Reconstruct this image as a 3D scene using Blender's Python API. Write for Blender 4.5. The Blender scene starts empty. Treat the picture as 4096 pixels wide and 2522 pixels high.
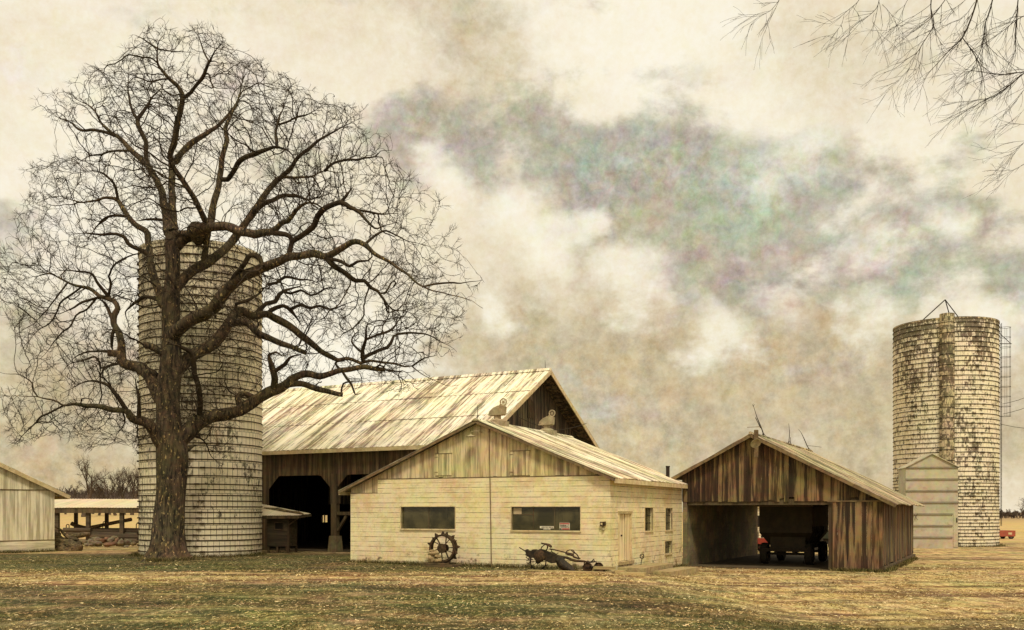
import bpy, bmesh, math, random
import numpy as np
from mathutils import Vector, Matrix, noise as mnoise
from mathutils.kdtree import KDTree

R = math.radians
sc = bpy.context.scene
COL = sc.collection
F, CX, HY, EYE = 3822.5, 2048.0, 2045.0, 2.2      # focal length, centre, horizon in photo pixels; eye height in metres


def P(x, y, Y):
    """the point of the place seen at photo pixel (x, y) at distance Y"""
    return Vector(((x - CX) / F * Y, Y, EYE - (y - HY) / F * Y))


def smooth(t):
    t = max(0.0, min(1.0, t))
    return t * t * (3 - 2 * t)


def gz(X, Y):
    """height of the ground"""
    z = -0.38 * smooth((X - 3.0) / 5.0)
    z += 2.2 * smooth((Y - 95) / 230.0) * smooth((-X - 4) / 30.0)
    return z


# ---------------------------------------------------------------- objects
def tag(o, label=None, cat=None, group=None, kind=None):
    if label: o['label'] = label
    if cat: o['category'] = cat
    if group: o['group'] = group
    if kind: o['kind'] = kind
    return o


def thing(name, label, cat, loc=(0, 0, 0), rz=0.0, group=None):
    o = bpy.data.objects.new(name, None)
    COL.objects.link(o)
    o.location = loc
    o.rotation_euler = (0, 0, rz)
    return tag(o, label, cat, group)


class MB:
    def __init__(s):
        s.v = []; s.f = []

    def add(s, vs, fs):
        n = len(s.v)
        s.v.extend([tuple(p) for p in vs])
        s.f.extend([tuple(i + n for i in f) for f in fs])

    def hexa(s, p):
        """eight points: bottom four then top four"""
        s.add(p, [(3, 2, 1, 0), (4, 5, 6, 7), (0, 1, 5, 4), (1, 2, 6, 5), (2, 3, 7, 6), (3, 0, 4, 7)])

    def box(s, x0, x1, y0, y1, z0, z1):
        s.hexa([(x0, y0, z0), (x1, y0, z0), (x1, y1, z0), (x0, y1, z0),
                (x0, y0, z1), (x1, y0, z1), (x1, y1, z1), (x0, y1, z1)])

    def beam(s, a, b, w, h=None, up=(0, 0, 1)):
        """a squared bar from a to b"""
        h = h or w
        a = Vector(a); b = Vector(b); d = (b - a).normalized()
        u = Vector(up)
        if abs(d.dot(u)) > 0.97: u = Vector((1, 0, 0))
        sx = d.cross(u).normalized() * (w / 2); sy = sx.cross(d).normalized() * (h / 2)
        s.hexa([a - sx - sy, a + sx - sy, b + sx - sy, b - sx - sy, a - sx + sy, a + sx + sy, b + sx + sy, b - sx + sy])

    def prism(s, poly, fn, d0, d1):
        """poly: list of 2D points; fn(u, v, d) -> 3D"""
        n = len(poly)
        vs = [fn(u, v, d0) for u, v in poly] + [fn(u, v, d1) for u, v in poly]
        fs = [tuple(range(n))[::-1], tuple(range(n, 2 * n))]
        for i in range(n):
            j = (i + 1) % n
            fs.append((i, j, n + j, n + i))
        s.add(vs, fs)

    def tube(s, pts, rad, n=6, cap=True, wob=0.0, seed=0):
        pts = [Vector(p) for p in pts]
        if not hasattr(rad, '__len__'): rad = [rad] * len(pts)
        m = len(pts)
        vs = []; prev = None
        for i, p in enumerate(pts):
            d = (pts[min(i + 1, m - 1)] - pts[max(i - 1, 0)])
            d = d.normalized() if d.length > 1e-9 else Vector((0, 0, 1))
            if prev is None:
                u = d.cross(Vector((0, 0, 1)))
                if u.length < 0.1: u = d.cross(Vector((1, 0, 0)))
                u.normalize()
            else:
                u = prev - d * prev.dot(d)
                u = u.normalized() if u.length > 1e-6 else d.orthogonal().normalized()
            prev = u
            w = d.cross(u)
            for k in range(n):
                a = 2 * math.pi * k / n
                q = u * math.cos(a) + w * math.sin(a)
                r = rad[i]
                if wob:
                    r *= 1 + wob * mnoise.noise(p * 1.3 + q * 1.6 + Vector((seed, 0, 0)))
                vs.append(p + q * r)
        fs = []
        for i in range(m - 1):
            for k in range(n):
                k2 = (k + 1) % n
                fs.append((i * n + k, i * n + k2, (i + 1) * n + k2, (i + 1) * n + k))
        if cap:
            fs.append(tuple(range(n))[::-1])
            fs.append(tuple((m - 1) * n + k for k in range(n)))
        s.add(vs, fs)

    def lathe(s, prof, n=24, c=(0, 0, 0), axis='z'):
        """prof: list of (radius, height); closed by its own ends"""
        vs = []
        for r, h in prof:
            for k in range(n):
                a = 2 * math.pi * k / n
                x, y = r * math.cos(a), r * math.sin(a)
                p = (x, y, h) if axis == 'z' else ((x, h, y) if axis == 'y' else (h, x, y))
                vs.append((p[0] + c[0], p[1] + c[1], p[2] + c[2]))
        fs = []
        for i in range(len(prof) - 1):
            for k in range(n):
                k2 = (k + 1) % n
                fs.append((i * n + k, i * n + k2, (i + 1) * n + k2, (i + 1) * n + k))
        ring = prof[0] == prof[-1]
        if prof[0][0] > 1e-6 and not ring: fs.append(tuple(range(n))[::-1])
        if prof[-1][0] > 1e-6 and not ring: fs.append(tuple((len(prof) - 1) * n + k for k in range(n)))
        s.add(vs, fs)

    def wall(s, fn, u0, u1, v0, v1, d0, d1, holes):
        """a wall in (u, v) with rectangular holes; fn(u, v, d) -> 3D; d0 outer face, d1 inner face"""
        us = sorted({u0, u1} | {h[0] for h in holes} | {h[1] for h in holes})
        vs = sorted({v0, v1} | {h[2] for h in holes} | {h[3] for h in holes})
        nu, nv = len(us) - 1, len(vs) - 1
        def solid(i, j):
            if i < 0 or j < 0 or i >= nu or j >= nv: return False
            cu, cv = (us[i] + us[i + 1]) / 2, (vs[j] + vs[j + 1]) / 2
            return not any(h[0] < cu < h[1] and h[2] < cv < h[3] for h in holes)
        for i in range(nu):
            for j in range(nv):
                if not solid(i, j): continue
                a, b, c, d = us[i], us[i + 1], vs[j], vs[j + 1]
                s.add([fn(a, c, d0), fn(b, c, d0), fn(b, d, d0), fn(a, d, d0)], [(0, 1, 2, 3)])
                s.add([fn(a, c, d1), fn(b, c, d1), fn(b, d, d1), fn(a, d, d1)], [(3, 2, 1, 0)])
                for (ii, jj, p, q) in ((i - 1, j, (a, c), (a, d)), (i + 1, j, (b, c), (b, d)), (i, j - 1, (a, c), (b, c)), (i, j + 1, (a, d), (b, d))):
                    if not solid(ii, jj):
                        s.add([fn(*p, d0), fn(*q, d0), fn(*q, d1), fn(*p, d1)], [(0, 1, 2, 3)])

    def boards(s, fn, u0, u1, vbot, vtop, d0, th, width, rng, rag=0.0, gap=0.006, skip=0.0, dj=0.008):
        """upright boards side by side; vbot/vtop are functions of u; fn(u, v, d) -> 3D"""
        u = u0
        while u < u1 - 0.02:
            w = width * rng.uniform(0.75, 1.3)
            e = min(u + w, u1)
            if u1 - e < 0.05: e = u1
            a, b = u + gap / 2, e - gap / 2
            if rng.random() >= skip and b > a:
                j = rng.uniform(-dj, dj)
                r1 = rng.uniform(0, rag) if rng.random() < 0.8 else rng.uniform(0, rag * 4)
                r2 = r1 * rng.uniform(0.6, 1.3)
                va, vb = vbot(a) + r1, vbot(b) + r2
                ta, tb = vtop(a), vtop(b)
                if ta > va + 0.01 or tb > vb + 0.01:
                    ta, tb = max(ta, va + .005), max(tb, vb + .005)
                    o, i = d0 + j, d0 + j + th
                    s.hexa([fn(a, va, o), fn(b, vb, o), fn(b, vb, i), fn(a, va, i),
                            fn(a, ta, o), fn(b, tb, o), fn(b, tb, i), fn(a, ta, i)])
            u = e

    def corrugated(s, e0, e1, r0, r1, period=0.2, amp=0.012, th=0.02, rows=6, sag=0.0, rng=None, sub=4):
        """a ribbed sheet from eave e0-e1 to ridge r0-r1"""
        e0, e1, r0, r1 = map(Vector, (e0, e1, r0, r1))
        nrm = (e1 - e0).cross(r0 - e0).normalized()
        if nrm.z < 0: nrm = -nrm
        n = max(2, int((e1 - e0).length / period) * sub)
        top = []; bot = []
        for j in range(rows + 1):
            t = j / rows
            for i in range(n + 1):
                u = i / n
                p = (e0.lerp(e1, u)).lerp(r0.lerp(r1, u), t)
                h = amp * math.sin(2 * math.pi * i / sub)
                if sag:
                    h += sag * mnoise.noise(Vector((u * 5, t * 3, 7.3)))
                    if j == 0: p = p + (e0 - r0).normalized() * sag * 1.2 * mnoise.noise(Vector((u * 40, 1.7, 3)))
                top.append(p + nrm * (h + th)); bot.append(p + nrm * h)
        m = n + 1; k = len(top)
        fs = []
        for j in range(rows):
            for i in range(n):
                a, b, c, d = j * m + i, j * m + i + 1, (j + 1) * m + i + 1, (j + 1) * m + i
                fs.append((a, b, c, d)); fs.append((k + d, k + c, k + b, k + a))
        for i in range(n):
            fs.append((i + 1, i, k + i, k + i + 1))
            q = rows * m
            fs.append((q + i, q + i + 1, k + q + i + 1, k + q + i))
        for j in range(rows):
            fs.append((j * m, (j + 1) * m, k + (j + 1) * m, k + j * m))
            fs.append(((j + 1) * m + n, j * m + n, k + j * m + n, k + (j + 1) * m + n))
        s.add(top + bot, fs)

    def build(s, name, mat, parent=None, origin=None, smooth=False):
        vs = s.v
        if origin is not None:
            ox, oy, oz = origin
            vs = [(x - ox, y - oy, z - oz) for x, y, z in vs]
        me = bpy.data.meshes.new(name)
        me.from_pydata(vs, [], s.f)
        bm = bmesh.new(); bm.from_mesh(me)
        if len(bm.faces) < 60000:
            bmesh.ops.recalc_face_normals(bm, faces=bm.faces)
        bm.to_mesh(me); bm.free()
        me.materials.append(mat)
        if smooth: me.polygons.foreach_set('use_smooth', [True] * len(me.polygons))
        o = bpy.data.objects.new(name, me)
        COL.objects.link(o)
        if parent is not None: o.parent = parent
        if origin is not None: o.location = origin
        return o


def mesh_np(name, V, Fc, mat, parent=None, origin=None, smooth=False):
    """big meshes from arrays; faces all triangles or all quads"""
    V = np.asarray(V, dtype=np.float32); Fc = np.asarray(Fc, dtype=np.int32)
    if origin is not None: V = V - np.asarray(origin, dtype=np.float32)
    me = bpy.data.meshes.new(name)
    k = Fc.shape[1]
    me.vertices.add(len(V)); me.vertices.foreach_set('co', V.ravel())
    me.loops.add(Fc.size); me.loops.foreach_set('vertex_index', Fc.ravel())
    me.polygons.add(len(Fc))
    me.polygons.foreach_set('loop_start', np.arange(0, Fc.size, k, dtype=np.int32))
    me.polygons.foreach_set('loop_total', np.full(len(Fc), k, dtype=np.int32))
    if smooth: me.polygons.foreach_set('use_smooth', np.ones(len(Fc), dtype=bool))
    me.update(calc_edges=True); me.validate()
    me.materials.append(mat)
    o = bpy.data.objects.new(name, me); COL.objects.link(o)
    if parent is not None: o.parent = parent
    if origin is not None: o.location = origin
    return o


def copy_tree(o, parent=None):
    c = o.copy(); COL.objects.link(c)
    if parent is not None: c.parent = parent
    for ch in [x for x in COL.objects if x.parent == o]:
        copy_tree(ch, c)
    return c


# ---------------------------------------------------------------- materials
class NT:
    def __init__(s, tree):
        s.t = tree; s.n = tree.nodes; s.l = tree.links

    def node(s, typ, **kw):
        n = s.n.new(typ)
        for k, v in kw.items(): setattr(n, k, v)
        return n

    def set(s, sock, v):
        if isinstance(v, bpy.types.NodeSocket): s.l.new(v, sock)
        elif v is not None:
            if hasattr(sock.default_value, '__len__') and not hasattr(v, '__len__'): v = (v, v, v)
            if sock.type == 'RGBA' and len(v) == 3: v = (*v, 1)
            sock.default_value = v

    def math(s, op, a, b=None, c=None, clamp=False):
        n = s.node('ShaderNodeMath', operation=op, use_clamp=clamp)
        s.set(n.inputs[0], a)
        if b is not None: s.set(n.inputs[1], b)
        if c is not None: s.set(n.inputs[2], c)
        return n.outputs[0]

    def vmath(s, op, a, b=None, out=0):
        n = s.node('ShaderNodeVectorMath', operation=op)
        s.set(n.inputs[0], a)
        if b is not None: s.set(n.inputs[1], b)
        return n.outputs[out]

    def coord(s, which='Object'):
        return s.node('ShaderNodeTexCoord').outputs[which]

    def scale(s, vec, sx, sy, sz, loc=(0, 0, 0)):
        n = s.node('ShaderNodeMapping')
        s.set(n.inputs['Vector'], vec)
        n.inputs['Scale'].default_value = (sx, sy, sz); n.inputs['Location'].default_value = loc
        return n.outputs[0]

    def noise(s, vec, scale=5, detail=4, rough=0.55, dist=0.0, out='Fac'):
        n = s.node('ShaderNodeTexNoise')
        s.set(n.inputs['Vector'], vec)
        n.inputs['Scale'].default_value = scale; n.inputs['Detail'].default_value = detail
        n.inputs['Roughness'].default_value = rough; n.inputs['Distortion'].default_value = dist
        return n.outputs[out]

    def voronoi(s, vec, scale=5, out='Distance', feature='F1', rnd=1.0):
        n = s.node('ShaderNodeTexVoronoi', feature=feature)
        s.set(n.inputs['Vector'], vec); n.inputs['Scale'].default_value = scale
        n.inputs['Randomness'].default_value = rnd
        return n.outputs[out]

    def ramp(s, fac, stops, interp='LINEAR'):
        n = s.node('ShaderNodeValToRGB'); n.color_ramp.interpolation = interp
        s.set(n.inputs[0], fac)
        e = n.color_ramp.elements
        while len(e) < len(stops): e.new(0.5)
        for el, (p, c) in zip(e, stops):
            el.position = p
            el.color = (c, c, c, 1) if not hasattr(c, '__len__') else (*c[:3], 1)
        return n.outputs[0]

    def rng(s, v, a, b, c=0.0, d=1.0, typ='SMOOTHSTEP'):
        n = s.node('ShaderNodeMapRange', interpolation_type=typ)
        s.set(n.inputs['Value'], v)
        n.inputs['From Min'].default_value = a; n.inputs['From Max'].default_value = b
        n.inputs['To Min'].default_value = c; n.inputs['To Max'].default_value = d
        return n.outputs[0]

    def mix(s, fac, a, b, blend='MIX'):
        n = s.node('ShaderNodeMix', data_type='RGBA', blend_type=blend)
        s.set(n.inputs[0], fac); s.set(n.inputs[6], a); s.set(n.inputs[7], b)
        return n.outputs[2]

    def sep(s, vec):
        n = s.node('ShaderNodeSeparateXYZ'); s.set(n.inputs[0], vec); return n.outputs

    def comb(s, x, y, z):
        n = s.node('ShaderNodeCombineXYZ')
        for i, v in enumerate((x, y, z)): s.set(n.inputs[i], v)
        return n.outputs[0]

    def island(s):
        return s.node('ShaderNodeNewGeometry').outputs['Random Per Island']

    def bump(s, h, strength=0.4, dist=0.02):
        n = s.node('ShaderNodeBump')
        s.set(n.inputs['Height'], h); n.inputs['Strength'].default_value = strength; n.inputs['Distance'].default_value = dist
        return n.outputs[0]

    def tint(s, col, vec, amt=0.3, scale=0.55):
        """slow drifts of hue such as old paint and lichen have"""
        c = s.noise(vec, scale, 5, 0.6, out='Color')
        c = s.mix(1.0, c, s.noise(vec, scale * 6, 4, 0.6, out='Color'), 'OVERLAY')
        return s.mix(amt, col, c, 'SOFT_LIGHT')


def material(name, fn):
    m = bpy.data.materials.new(name); m.use_nodes = True
    t = m.node_tree; t.nodes.clear()
    n = NT(t)
    out = n.node('ShaderNodeOutputMaterial')
    b = n.node('ShaderNodeBsdfPrincipled')
    b.inputs['Specular IOR Level'].default_value = 0.25
    r = fn(n)
    n.set(b.inputs['Base Color'], r['col'])
    n.set(b.inputs['Roughness'], r.get('rough', 0.85))
    if 'metal' in r: n.set(b.inputs['Metallic'], r['metal'])
    if 'spec' in r: n.set(b.inputs['Specular IOR Level'], r['spec'])
    if 'normal' in r: n.l.new(r['normal'], b.inputs['Normal'])
    sh = b.outputs[0]
    if 'clear' in r:
        tr = n.node('ShaderNodeBsdfTransparent'); mx = n.node('ShaderNodeMixShader')
        n.set(mx.inputs[0], r['clear']); n.l.new(sh, mx.inputs[1]); n.l.new(tr.outputs[0], mx.inputs[2])
        sh = mx.outputs[0]
    n.l.new(sh, out.inputs[0])
    return m


def m_wood(name, a, b, dark, streak=1.0, horiz=None, tint=0.35, pale=None, palefac=0.5):
    """weathered boards: every board its own shade, grain and streaks along it"""
    def fn(n):
        v = n.coord()
        isl = n.island()
        off = n.vmath('ADD', v, n.comb(n.math('MULTIPLY', isl, 37.0), n.math('MULTIPLY', isl, 11.0), n.math('MULTIPLY', isl, 23.0)))
        sc_ = {None: (16, 16, 0.9), 'x': (0.9, 16, 16), 'y': (16, 0.9, 16)}[horiz]
        sc2 = {None: (5, 5, 0.35), 'x': (0.35, 5, 5), 'y': (5, 0.35, 5)}[horiz]
        g = n.noise(n.scale(off, *sc_), 1.0, 6, 0.65)
        g2 = n.noise(n.scale(off, *sc2), 1.0, 4, 0.6)
        c = n.mix(n.ramp(isl, [(0, 0.0), (1, 1.0)]), a, b)
        c = n.mix(n.rng(g2, 0.40, 0.66, 0, 0.75), c, dark)
        c = n.mix(n.math('MULTIPLY', n.rng(g, 0.52, 0.68), 0.75 * streak), c, dark)
        if pale: c = n.mix(n.math('MULTIPLY', n.rng(g2, 0.52, 0.40), palefac), c, pale)
        c = n.tint(c, v, tint)
        return dict(col=c, rough=0.88, normal=n.bump(g, 0.5, 0.012))
    return material(name, fn)


def m_block(name, base, alt, joint, stain, bw=0.41, bh=0.203):
    """painted concrete block: courses, faint upright joints, dirt near the foot"""
    def fn(n):
        v = n.coord(); o = n.sep(v)
        uv = n.comb(n.math('ADD', o[0], o[1]), o[2], 0.0)
        def brick(mort, w):
            br = n.node('ShaderNodeTexBrick')
            n.set(br.inputs['Vector'], uv)
            for k, c_ in (('Color1', (1, 1, 1, 1)), ('Color2', (0.86, 0.86, 0.86, 1)), ('Mortar', (0, 0, 0, 1))): br.inputs[k].default_value = c_
            br.inputs['Scale'].default_value = 1.0; br.inputs['Mortar Size'].default_value = mort
            br.inputs['Mortar Smooth'].default_value = 0.2; br.inputs['Bias'].default_value = -0.2
            br.inputs['Brick Width'].default_value = w; br.inputs['Row Height'].default_value = bh
            return br
        # level joints: a dark line every course, broken up by noise
        fz = n.math('FRACT', n.math('DIVIDE', n.math('ADD', o[2], 10 * bh), bh))
        line = n.math('LESS_THAN', n.math('ABSOLUTE', n.math('SUBTRACT', fz, 0.5)), 0.054)
        brk = n.rng(n.noise(n.scale(v, 1.1, 1.1, 5), 1.0, 6, 0.7), 0.42, 0.60)
        up = brick(0.006, bw)
        upm = n.math('MULTIPLY', n.math('SUBTRACT', 1.0, n.math('MULTIPLY', up.outputs['Color'], 1.0)), n.rng(n.noise(v, 1.7, 4, 0.6), 0.47, 0.66, 0, 0.8))
        c = n.mix(n.noise(v, 1.2, 6, 0.65), base, alt)
        c = n.mix(n.math('MULTIPLY', upm, 0.55), c, joint)
        c = n.mix(n.math('MULTIPLY', n.math('MULTIPLY', line, n.math('ADD', n.math('MULTIPLY', brk, 0.75), 0.22)), 0.95), c, joint)
        # peeled and dirty spots, most of them near the ground
        foot = n.rng(o[2], 1.15, -0.25)
        sp = n.rng(n.noise(n.scale(v, 2.2, 2.2, 2.6), 1.0, 8, 0.72), 0.53, 0.66)
        c = n.mix(n.math('MULTIPLY', n.math('MULTIPLY', sp, foot), 1.5, clamp=True), c, stain)
        sp2 = n.rng(n.noise(v, 5.5, 6, 0.7), 0.66, 0.74)
        c = n.mix(n.math('MULTIPLY', sp2, 0.45), c, stain)
        c = n.mix(n.math('MULTIPLY', n.rng(n.noise(n.scale(v, 1, 1, 1, (3, 1, 7)), 0.7, 6, 0.7), 0.5, 0.72), 0.35), c, (0.50, 0.34, 0.20))
        c = n.mix(n.math('MULTIPLY', n.rng(n.noise(n.scale(v, 1, 1, 1.4, (9, 4, 2)), 0.9, 7, 0.72), 0.48, 0.60), 0.36), c, (0.46, 0.33, 0.14))
        c = n.mix(n.math('MULTIPLY', n.rng(n.noise(v, 11, 6, 0.78), 0.52, 0.66), 0.34), c, (0.22, 0.15, 0.07))
        c = n.tint(c, v, 0.5, 0.8)
        return dict(col=c, rough=0.85, normal=n.bump(n.math('SUBTRACT', n.math('MULTIPLY', n.noise(v, 30, 4, 0.6), 0.35), n.math('MULTIPLY', n.math('MAXIMUM', line, upm), 0.8)), 0.6, 0.02))
    return material(name, fn)


def m_stave(name, radius, base, alt, stain, amount=0.52, cw=0.27, ch=0.76, dark_top=None, joint=(0.45, 0.9), flat=False):
    """concrete staves of a silo, flaking whitewash over dark concrete"""
    def fn(n):
        v = n.coord(); o = n.sep(v)
        ang = n.math('MULTIPLY', n.math('ARCTAN2', o[0], n.math('MULTIPLY', o[1], -1.0)), radius)
        if flat: ang = n.math('MULTIPLY', o[0], 1.3)
        uv = n.comb(ang, o[2], 0.0)
        br = n.node('ShaderNodeTexBrick')
        n.set(br.inputs['Vector'], uv)
        br.inputs['Color1'].default_value = (1, 1, 1, 1); br.inputs['Color2'].default_value = (0.70, 0.70, 0.70, 1); br.inputs['Mortar'].default_value = (0.1, 0.1, 0.1, 1)
        br.inputs['Scale'].default_value = 1.0; br.inputs['Mortar Size'].default_value = 0.014; br.inputs['Mortar Smooth'].default_value = 0.2
        br.inputs['Brick Width'].default_value = cw; br.inputs['Row Height'].default_value = ch; br.offset = 0.5
        big = n.noise(n.scale(uv, 0.28, 0.20, 1), 1.0, 4, 0.6)
        cell = n.noise(n.scale(uv, 6.5, 3.2, 1), 1.0, 6, 0.78)
        blk = n.node('ShaderNodeTexWhiteNoise'); blk.noise_dimensions = '2D'
        n.set(blk.inputs['Vector'], n.vmath('FLOOR', n.scale(uv, 1 / cw, 2 / ch, 1)))
        k = n.math('ADD', n.math('MULTIPLY', cell, 0.62), n.math('ADD', n.math('MULTIPLY', big, 0.40), n.math('MULTIPLY', blk.outputs['Value'], 0.10)))
        if dark_top is not None:
            k = n.math('ADD', k, n.math('MULTIPLY', n.rng(o[2], dark_top - 2.6, dark_top), 0.085))
        st = n.rng(k, amount, amount + 0.06)
        c = n.mix(n.noise(v, 0.8, 5, 0.6), base, alt)
        c = n.mix(0.22, c, br.outputs['Color'], 'MULTIPLY')
        c = n.mix(n.math('MULTIPLY', br.outputs['Fac'], n.rng(n.noise(n.scale(uv, 1.5, 0.8, 1), 1.0, 4, 0.6), 0.35, 0.6, joint[0], joint[1])), c, stain)
        c = n.mix(n.math('MULTIPLY', st, 0.88), c, stain)
        c = n.mix(n.math('MULTIPLY', n.rng(n.noise(n.scale(uv, 1.4, 0.25, 1), 1.0, 5, 0.65), 0.55, 0.72), 0.5), c, (0.36, 0.24, 0.12))
        c = n.tint(c, v, 0.28, 0.5)
        return dict(col=c, rough=0.9, normal=n.bump(n.math('ADD', br.outputs['Fac'], n.math('MULTIPLY', cell, -0.6)), 0.35, 0.02))
    return material(name, fn)


def m_roof(name, light, mid, dark, across, amount=0.52):
    """old ribbed roofing: rust and dirt run down the slope"""
    def fn(n):
        v = n.coord()
        s1 = (9, 0.5, 0.5) if across == 'x' else (0.5, 9, 0.5)
        s2 = (1.6, 0.12, 0.12) if across == 'x' else (0.12, 1.6, 0.12)
        a = n.noise(n.scale(v, *s1), 1.0, 6, 0.7)
        b = n.noise(n.scale(v, *s2), 1.0, 5, 0.65)
        d = n.noise(v, 3.0, 6, 0.7)
        k = n.math('ADD', n.math('MULTIPLY', a, 0.55), n.math('ADD', n.math('MULTIPLY', b, 0.35), n.math('MULTIPLY', d, 0.10)))
        c = n.mix(n.rng(b, 0.35, 0.65), light, mid)
        c = n.mix(n.math('MULTIPLY', n.rng(k, amount, amount + 0.09), 0.8), c, dark)
        c = n.mix(n.math('MULTIPLY', n.rng(d, 0.60, 0.72), 0.35), c, dark)
        ax = n.sep(v)[0 if across == 'x' else 1]
        fr = n.math('FRACT', n.math('DIVIDE', n.math('ADD', ax, 60.0), 0.66))
        c = n.mix(n.math('MULTIPLY', n.math('LESS_THAN', fr, 0.055), n.rng(n.noise(v, 1.5, 4, 0.6), 0.40, 0.60, 0.1, 0.7)), c, dark)
        c = n.tint(c, v, 0.45, 0.4)
        return dict(col=c, rough=0.7, spec=0.2)
    return material(name, fn)


def m_plain(name, a, b, scale=4.0, rough=0.8, metal=0.0, tint=0.3, bump=0.2, dark=None, streak=None):
    def fn(n):
        v = n.coord()
        q = n.scale(v, *streak) if streak else v
        f = n.noise(q, scale, 6, 0.65)
        c = n.mix(n.rng(f, 0.35, 0.65), a, b)
        if dark: c = n.mix(n.math('MULTIPLY', n.rng(n.noise(q, scale * 2.3, 6, 0.7), 0.55, 0.68), 0.7), c, dark)
        c = n.tint(c, v, tint)
        return dict(col=c, rough=rough, metal=metal, normal=n.bump(f, bump, 0.02))
    return material(name, fn)


def m_bark():
    def fn(n):
        v = n.coord()
        q = n.scale(v, 9, 9, 1.5)
        f = n.noise(q, 1.0, 8, 0.7, 0.4)
        g = n.noise(v, 1.1, 5, 0.6)
        flake = n.noise(n.scale(v, 9, 9, 4.5), 1.0, 5, 0.65)
        c = n.mix(n.rng(f, 0.38, 0.62), (0.013, 0.010, 0.006), (0.105, 0.076, 0.040))
        c = n.mix(n.math('MULTIPLY', n.rng(g, 0.45, 0.65), 0.5), c, (0.095, 0.068, 0.036))
        c = n.mix(n.math('MULTIPLY', n.rng(flake, 0.585, 0.66), 0.8), c, (0.46, 0.33, 0.14))
        c = n.tint(c, v, 0.35, 0.7)
        return dict(col=c, rough=0.95, normal=n.bump(f, 1.0, 0.06))
    return material('bark', fn)


def m_ground():
    def fn(n):
        v = n.coord(); o = n.sep(v)
        X, Y = o[0], o[1]
        w = n.noise(n.scale(v, 0.16, 0.16, 0.16), 1.0, 4, 0.6)
        w2 = n.noise(n.scale(v, 0.5, 1.3, 1), 1.0, 5, 0.65)
        wob = n.math('ADD', n.math('MULTIPLY', n.math('SUBTRACT', w, 0.5), 7.0), n.math('MULTIPLY', n.math('SUBTRACT', w2, 0.5), 5.0))
        yy = n.math('ADD', Y, wob)
        # the farm track crosses from side to side, widening into a gravelled yard on the right
        track = n.math('MULTIPLY', n.rng(yy, 27.6, 29.6), n.rng(yy, 35.0, 33.2))
        yard = n.rng(n.math('ADD', X, n.math('MULTIPLY', wob, 0.8)), 2.5, 8.0)
        yard = n.math('MULTIPLY', yard, n.rng(yy, 20.5, 23.5))
        beyond = n.rng(n.math('ADD', Y, n.math('MULTIPLY', wob, 0.6)), 47.5, 51.0)
        far = n.math('MAXIMUM', n.math('MAXIMUM', track, yard), beyond)
        straw = n.noise(n.scale(v, 2.2, 0.9, 2), 1.0, 7, 0.80)
        fine = n.noise(n.scale(v, 10, 3.2, 8), 1.0, 5, 0.75)
        rut = n.noise(n.scale(v, 0.09, 0.95, 1), 1.0, 6, 0.70)
        sc_ = n.mix(n.rng(straw, 0.36, 0.62), (0.14, 0.088, 0.036), (0.62, 0.46, 0.205))
        sc_ = n.mix(n.math('MULTIPLY', n.rng(rut, 0.50, 0.62), 0.85), sc_, (0.105, 0.058, 0.026))
        sc_ = n.mix(n.math('MULTIPLY', n.rng(fine, 0.56, 0.68), 0.7), sc_, (0.84, 0.68, 0.39))
        y2 = n.math('ADD', Y, n.math('MULTIPLY', wob, 0.22))
        rb = n.math('MAXIMUM', n.rng(n.math('ABSOLUTE', n.math('SUBTRACT', y2, 32.6)), 0.75, 0.15), n.rng(n.math('ABSOLUTE', n.math('SUBTRACT', y2, 30.3)), 0.7, 0.1))
        rb = n.math('MULTIPLY', rb, n.rng(n.noise(n.scale(v, 0.25, 0.9, 1), 1.0, 6, 0.75), 0.40, 0.55))
        sc_ = n.mix(n.math('MULTIPLY', rb, 0.85), sc_, (0.115, 0.056, 0.026))
        g = n.mix(n.rng(n.noise(n.scale(v, 3, 1.3, 3), 1.0, 7, 0.78), 0.36, 0.62), (0.022, 0.025, 0.008), (0.108, 0.098, 0.034))
        patch = n.noise(n.scale(v, 0.35, 0.8, 1), 1.0, 6, 0.7)
        near = n.rng(Y, 31, 22)
        g = n.mix(n.math('MULTIPLY', n.rng(patch, 0.42, 0.62), n.math('ADD', n.math('MULTIPLY', near, 0.45), 0.10)), g, sc_)
        g = n.mix(n.math('MULTIPLY', n.rng(fine, 0.54, 0.63), 0.8), g, (0.62, 0.49, 0.23))
        g = n.mix(n.math('MULTIPLY', n.rng(n.noise(n.scale(v, 0.22, 0.5, 1, (4, 9, 1)), 1.0, 6, 0.7), 0.50, 0.62), 0.6), g, (0.022, 0.024, 0.008))
        c = n.mix(far, g, sc_)
        # stubble field far off
        fld = n.rng(Y, 76, 82)
        fc = n.mix(n.noise(n.scale(v, 1.6, 0.30, 1), 1.0, 7, 0.85), (0.10, 0.058, 0.02), (0.86, 0.63, 0.27))
        fc = n.mix(n.rng(Y, 170, 330), fc, (0.34, 0.235, 0.12))
        c = n.mix(fld, c, fc)
        c = n.tint(c, v, 0.45, 0.25)
        return dict(col=c, rough=0.95, spec=0.1, normal=n.bump(n.math('ADD', straw, fine), 0.8, 0.05))
    return material('ground_cover', fn)


def m_blade(name, stops, tint=0.3):
    def fn(n):
        return dict(col=n.tint(n.ramp(n.island(), stops), n.coord(), tint, 0.4), rough=0.9, spec=0.1)
    return material(name, fn)


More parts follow.
